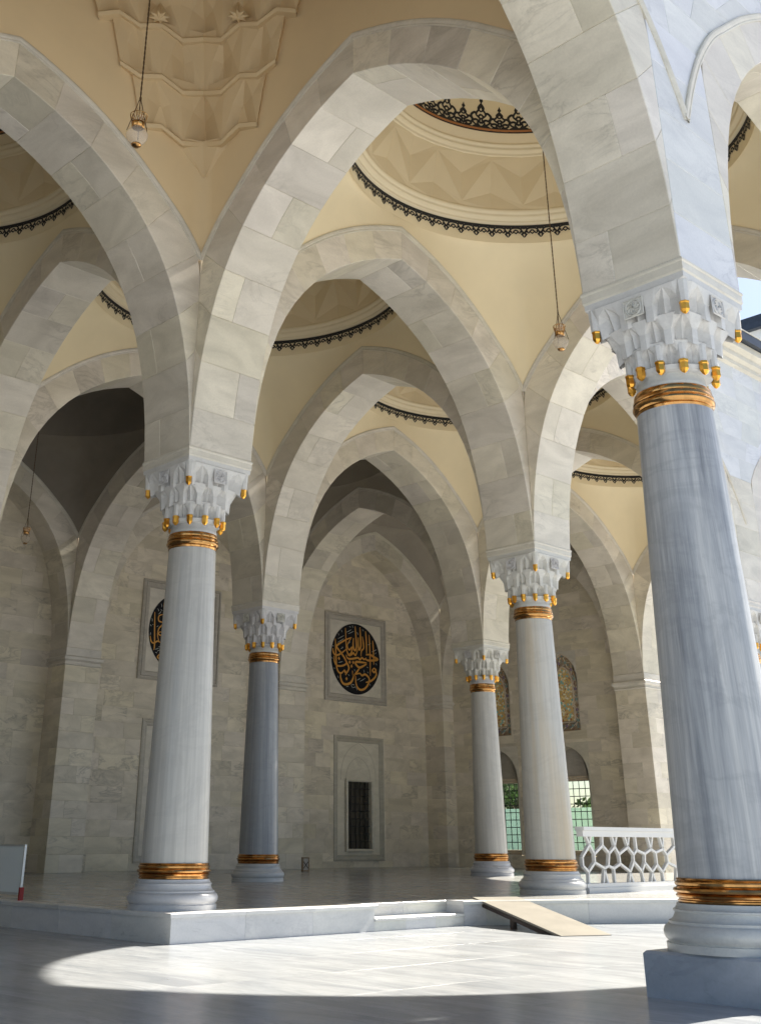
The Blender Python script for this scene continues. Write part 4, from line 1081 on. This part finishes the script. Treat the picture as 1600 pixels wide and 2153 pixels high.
for idx, uc in enumerate(SGW):
    side = "right of" if idx == 0 else "left of"
    p = empty("stained_glass_window", (uc, WALL_V, 0), 0, "pointed stained glass window just %s the ochre-stained column" % side, "window", "stained glass windows")
    loop = pointed(.62, 4.31, 5.95, 6.90)
    b = MB(); plate(b, .64, 4.29, 6.95, loop, .004, .10); b.put("surround", M_TRIM, p)
    b = MB(); b.box(-.66, .66, .14, .24, 4.27, 6.97); lo = pointed(.62, 4.31, 5.95, 6.90); fill = [(0, .10, 5.2)]+[(x, .10, z) for x, z in lo]
    b.add(fill, [(0, i+1, i) for i in range(1, len(lo))]); b.put("border_backing", M_BORDERGLASS, p)
    b = MB(); inn_ = pointed(.36, 4.62, 5.75, 6.42); b.add([(0, .094, 5.4)]+[(x, .094, z) for x, z in inn_], [(0, i+1, i) for i in range(1, len(inn_))]+[(0, 1, len(inn_))])
    b.put("coloured_glass", M_STAINED, p)
    b = MB(); rim(b, inn_, .035, .10, .045); rim(b, [(-.40,4.60),(.40,4.60)], .035, .10, .045); rim(b, pointed(.615, 4.31, 5.95, 6.895), -.045, .10, .05)
    bl = pointed(.49, 4.46, 5.85, 6.66, 4)
    ctr = resample(bl, 14)
    for (x0, z0), (x1, z1) in zip(ctr, ctr[1:]):
        dx, dz = x1-x0, z1-z0; l = math.hypot(dx, dz); nx, nz = -dz/l*.11, dx/l*.11
        b.bar((x0+nx, .085, z0+nz), (x1-nx, .085, z1-nz), .022, .02); b.bar((x0-nx, .085, z0-nz), (x1+nx, .085, z1+nz), .022, .02)
    for k in range(-1, 2): b.bar((k*.3-.15, .085, 4.36), (k*.3+.15, .085, 4.58), .022, .02)
    b.put("tracery", M_STUCCO, p)
    for k, (x, z) in enumerate(list(zip([(a[0]+c[0])/2 for a, c in zip(ctr, ctr[1:])], [(a[1]+c[1])/2 for a, c in zip(ctr, ctr[1:])]))+[(-.25,4.46),(.0,4.46),(.25,4.46)]):
        b = MB(); b.lathe([(.0,.0),(.05,.0),(.055,-.012),(.03,-.02),(.0,-.02)], 10)
        m = b.make("roundel", M_VIOLET if k % 2 else M_TEAL); m.transform(Matrix.Rotation(R(-90), 4, 'X'))
        put("roundel", m, p, (x, .085, z))
    # barred window under it, in a pointed niche
    q = empty("barred_window", (uc, WALL_V, 0), 0, "barred window in a pointed niche just %s the ochre-stained column" % side, "window", "barred windows of the end wall")
    loop = pointed(.76, .42, 2.86, 3.80)
    b = MB(); plate(b, .85, .40, 3.92, loop, .004, .42); b.box(-.76, .76, .004, .42, .36, .42); b.put("surround", M_TRIM, q)
    b = MB(); b.box(-.78, .78, .34, .42, 2.84, 3.86); b.put("tympanum", M_GREY, q)
    b = MB(); frame_strips(b, -.76, .76, .42, 2.86, [(0,-.42),(0,-.24),(.05,-.22),(.09,-.25),(.10,-.25),(.13,-.22),(.15,-.27),(.155,-.42)]); b.put("window_frame", M_STUCCO, q)
    b = MB(); b.box(-.62, .62, .36, .368, .56, 2.72); b.put("pane", M_GLASS, q)
    grille(q, .605, .575, 2.705, 4, 8, .32, .014)

# ------------------------------------------------------------------ hanging lamps
def vase():
    b = MB(); b.lathe([(.03,-.30),(.055,-.295),(.10,-.25),(.135,-.19),(.145,-.14),(.125,-.09),(.085,-.05),(.068,-.02),(.075,.02),(.10,.12)], 24); return b.make("glass_vase", M_LAMPGLASS, True)
vase_m = vase()
b = MB(); b.lathe([(.071,-.03),(.082,-.02),(.086,.02),(.092,.045),(.080,.05)], 24); collar_m = b.make("copper_collar", M_GOLD, True)
b = MB(); b.lathe([(.0,-.315),(.05,-.315),(.065,-.30),(.066,-.285),(.05,-.28)], 20); foot_m = b.make("copper_foot", M_GOLD, True)
b = MB()
for k in range(18):
    a0 = 2*math.pi*k/18; b.bar((.082*math.cos(a0), .082*math.sin(a0), .04), (.112*math.cos(a0+.2), .112*math.sin(a0+.2), .17), .006, .006)
    b.bar((.082*math.cos(a0), .082*math.sin(a0), .04), (.112*math.cos(a0-.2), .112*math.sin(a0-.2), .17), .006, .006)
b.lathe([(.11,.165),(.116,.17),(.11,.178)], 20); basket_m = b.make("wire_basket", M_GOLD)
b = MB(); b.tube((0,0,0), (0,0,-.42), .006, .006, 5); b.tube((.0,.0,.0), (.0,.0,-.05), .016, .016, 6)
for k in range(3):
    a0 = 2*math.pi*k/3+.4; b.tube((0,0,0), (.15*math.cos(a0), .15*math.sin(a0), -.58), .006, .006, 5)
susp_m = b.make("suspension_rods", M_BRASSCHAIN)
def chain_mesh(L):
    b = MB(); z = 0; k = 0
    while z < L:
        if k % 2: b.bar((0,0,z), (0,0,z+.05), .022, .008)
        else: b.bar((0,0,z), (0,0,z+.05), .008, .022)
        z += .042; k += 1
    return b.make("chain", M_BRASSCHAIN)
chain_m = chain_mesh(8.7)
for (x, y, z, lab) in ((4.12, -4.10, 8.10, "glass hanging lamp with copper collar on a chain at upper left against the buff ceiling"),
                       (4.0, 3.98, 8.07, "glass hanging lamp on a chain against the cream ceiling left of the foreground capital"),
                       (-12.75, 4.02, 7.92, "small dark hanging lamp in the shadowed bay at the left edge")):
    p = empty("hanging_lamp", (x, y, z), 0, lab, "lamp", "glass lamps hung from the domes")
    p.scale = (.86, .86, .86); put("glass_vase", vase_m, p); put("copper_collar", collar_m, p); put("copper_foot", foot_m, p); put("wire_basket", basket_m, p)
    put("suspension_rods", susp_m, p, (0, 0, .46)); put("chain", chain_m, p, (0, 0, .46))

# ------------------------------------------------------------------ pierced stone railing
rl = empty("pierced_railing", (.30, 8.62, 0), R(90), "white pierced stone railing with an irregular honeycomb lattice left of the foreground shaft", "railing")
LR = 7.3
b = MB(); b.box(0, LR, -.11, .11, 0, .085); b.box(0, LR, -.075, .075, .087, .15); b.put("bottom_rail", M_WHITE, rl)
b = MB(); b.box(0, LR, -.10, .10, 1.0, 1.06); b.box(0, LR, -.07, .07, .90, .998); b.put("top_rail", M_WHITE, rl)
rg = random.Random(4); nodes = {}; bars = MB(); pitch = .20; zrows = [.15, .40, .67, .90]
ncol = int(LR/pitch)+1
def nd(r, k):
    if (r, k) not in nodes:
        zz = zrows[r]; x = k*pitch/1.0
        if r in (1, 2): zz += (.055 if (k+r) % 2 else -.055)+rg.uniform(-.05, .05); x += rg.uniform(-.07, .07)
        else: x += rg.uniform(-.06, .06)
        nodes[(r, k)] = (min(LR, max(0, x)), 0, zz)
    return nodes[(r, k)]
for k in range(ncol):
    for r in (1, 2):
        if k+1 < ncol: bars.bar(nd(r, k), nd(r, k+1), .040, .065, (0, 1, 0))
    if k % 2 == 1:
        (x2, _, z2), (x1, _, z1) = nd(2, k), nd(1, k)
        if (k//2) % 3 == 1: up_ = (rg.uniform(-.03, .03),)
        else: up_ = (-.075+rg.uniform(-.02, .02), .075+rg.uniform(-.02, .02))
        for d_ in up_: bars.bar((x2, 0, z2), (min(LR, max(0, x2+d_)), 0, .91), .038, .06, (0, 1, 0))
        for d_ in ((-.07, .07) if (k//2) % 2 else (rg.uniform(-.03, .03),)): bars.bar((x1, 0, z1), (min(LR, max(0, x1+d_)), 0, .14), .038, .06, (0, 1, 0))
    else: bars.bar(nd(2, k), nd(1, k), .038, .062, (0, 1, 0))
bars.put("lattice", M_WHITE, rl)

# ------------------------------------------------------------------ wooden ramp, board, box
rm = empty("wooden_ramp", (.9, 5.5, 0), 0, "plywood wheelchair ramp leaning from the floor to the platform edge", "ramp")
d = Vector((3.2-.9, 4.5-5.5, -HP-.02)); L = Vector((d.x, d.y)).length; t = Vector((d.x, d.y, 0))/L; s_ = Vector((-t.y, t.x, 0))
P0 = Vector((-.08*t.x, -.08*t.y, .035)); P1 = Vector((d.x, d.y, -HP+.008))
b = MB(); w_ = .385
b.add([P0-s_*w_, P0+s_*w_, P1+s_*w_, P1-s_*w_]+[q-Vector((0,0,.028)) for q in (P0-s_*w_, P0+s_*w_, P1+s_*w_*1.0, P1-s_*w_)],
      [(0,1,2,3),(7,6,5,4),(0,3,7,4),(1,0,4,5),(2,1,5,6),(3,2,6,7)])
b.put("deck", M_WOOD, rm)
for sd in (-1, 1):
    b = MB(); b.bar(P0+s_*sd*(w_-.03)+Vector((0,0,-.06)), P1+s_*sd*(w_-.03)+Vector((0,0,-.035))-t*.25, .04, .05); b.put("side_rail", M_WOOD_DK, rm)
for f in (.07, .46):
    for sd in (-1, 1):
        c = P0.lerp(P1, f)+s_*sd*(w_-.04); b = MB(); b.box(c.x-.035, c.x+.035, c.y-.035, c.y+.035, -HP, c.z-.03); b.put("leg", M_WOOD_DK, rm)

bd = empty("sign_board", (-3.15, -.42, 0), R(178), "white blank board with a metal edge standing at the left edge of the platform", "board")
b = MB(); b.box(.03, 1.37, -.012, .012, .10, .71); b.put("panel", M_BOARD, bd)
b = MB()
for x0, x1, z0, z1 in ((0,1.4,.07,.10),(0,1.4,.71,.735),(0,.03,.10,.71),(1.37,1.4,.10,.71)): b.box(x0, x1, -.018, .018, z0, z1)
b.put("edge", M_BOARDEDGE, bd)
for x in (-.01, 1.34):
    b = MB(); b.box(x-.02, x+.03, -.03, .03, .0, .17); b.put("foot", M_RED, bd)

bx = empty("lantern_box", (-14.3, 15.22, 0), R(62), "small brown lantern box with a cross on its pale panel standing by the back wall", "box")
b = MB()
for x in (-.12, .09):
    b.box(x, x+.03, -.12, -.09, 0, .36); b.box(x, x+.03, .09, .12, 0, .36)
b.box(-.12, .12, -.12, .12, .36, .39); b.box(-.12, .12, -.12, .12, 0, .03); b.put("frame", M_BOXWOOD, bx)
b = MB(); b.box(-.088, .088, -.088, .088, .032, .358); b.put("panel", M_BOXWHITE, bx); bx.scale = (.82, .82, .95)
b = MB(); b.bar((-.085,-.10,.08), (.085,-.10,.27), .022, .012, (0,1,0)); b.bar((.085,-.104,.08), (-.085,-.104,.27), .022, .012, (0,1,0)); b.put("cross", M_WOOD_DK, bx)

# ------------------------------------------------------------------ garden behind the end wall
b = MB(); b.box(-30, -8.5, 30.0, 30.25, -HP, 2.05); b.put("garden_wall", M_GREENGLASS, label="pale green garden wall seen through the barred windows", cat="wall")
def tree(x, y, h, rad, seed, label):
    t = empty("leafy_tree", (x, y, -HP), 0, label, "tree", "trees behind the garden wall")
    rg = random.Random(seed); b = MB(); b.tube((0,0,0), (.1,.05,h*.5), .14, .09, 8)
    for k in range(5):
        a = k*1.26+seed; b.tube((.08,.04,h*(.35+.04*k)), (rad*.6*math.cos(a), rad*.6*math.sin(a), h*(.62+.05*k)), .06, .02, 6)
    b.put("trunk", M_BARK, t)
    b = MB(); cl = [(rg.gauss(0, rad*.45), rg.gauss(0, rad*.45), h*(.62+rg.gauss(0, .14)), rg.uniform(.3, .6)*rad*.6) for _ in range(26)]
    for _ in range(2600):
        cx, cy, cz, cr = rg.choice(cl); dv = Vector((rg.gauss(0,1), rg.gauss(0,1), rg.gauss(0,1))).normalized()*cr*rg.uniform(.5, 1.05)
        c = Vector((cx, cy, cz))+dv; s = rg.uniform(.08, .15)
        e1 = Vector((rg.uniform(-1,1), rg.uniform(-1,1), rg.uniform(-1,1))).normalized(); e2 = e1.orthogonal().normalized()
        b.add([c-e1*s, c-e2*s*.55, c+e1*s, c+e2*s*.55], [(0,1,2,3)])
    b.put("crown", M_LEAF, t)
tree(-18.2, 35.5, 2.9, 1.6, 3, "sunlit bushy tree behind the right barred window")
tree(-21.0, 34.0, 5.6, 2.2, 8, "dark dense tree behind the left barred window")
tree(-23.5, 36.0, 5.8, 2.3, 15, "tall tree beyond the end wall, hidden at far left of the windows")
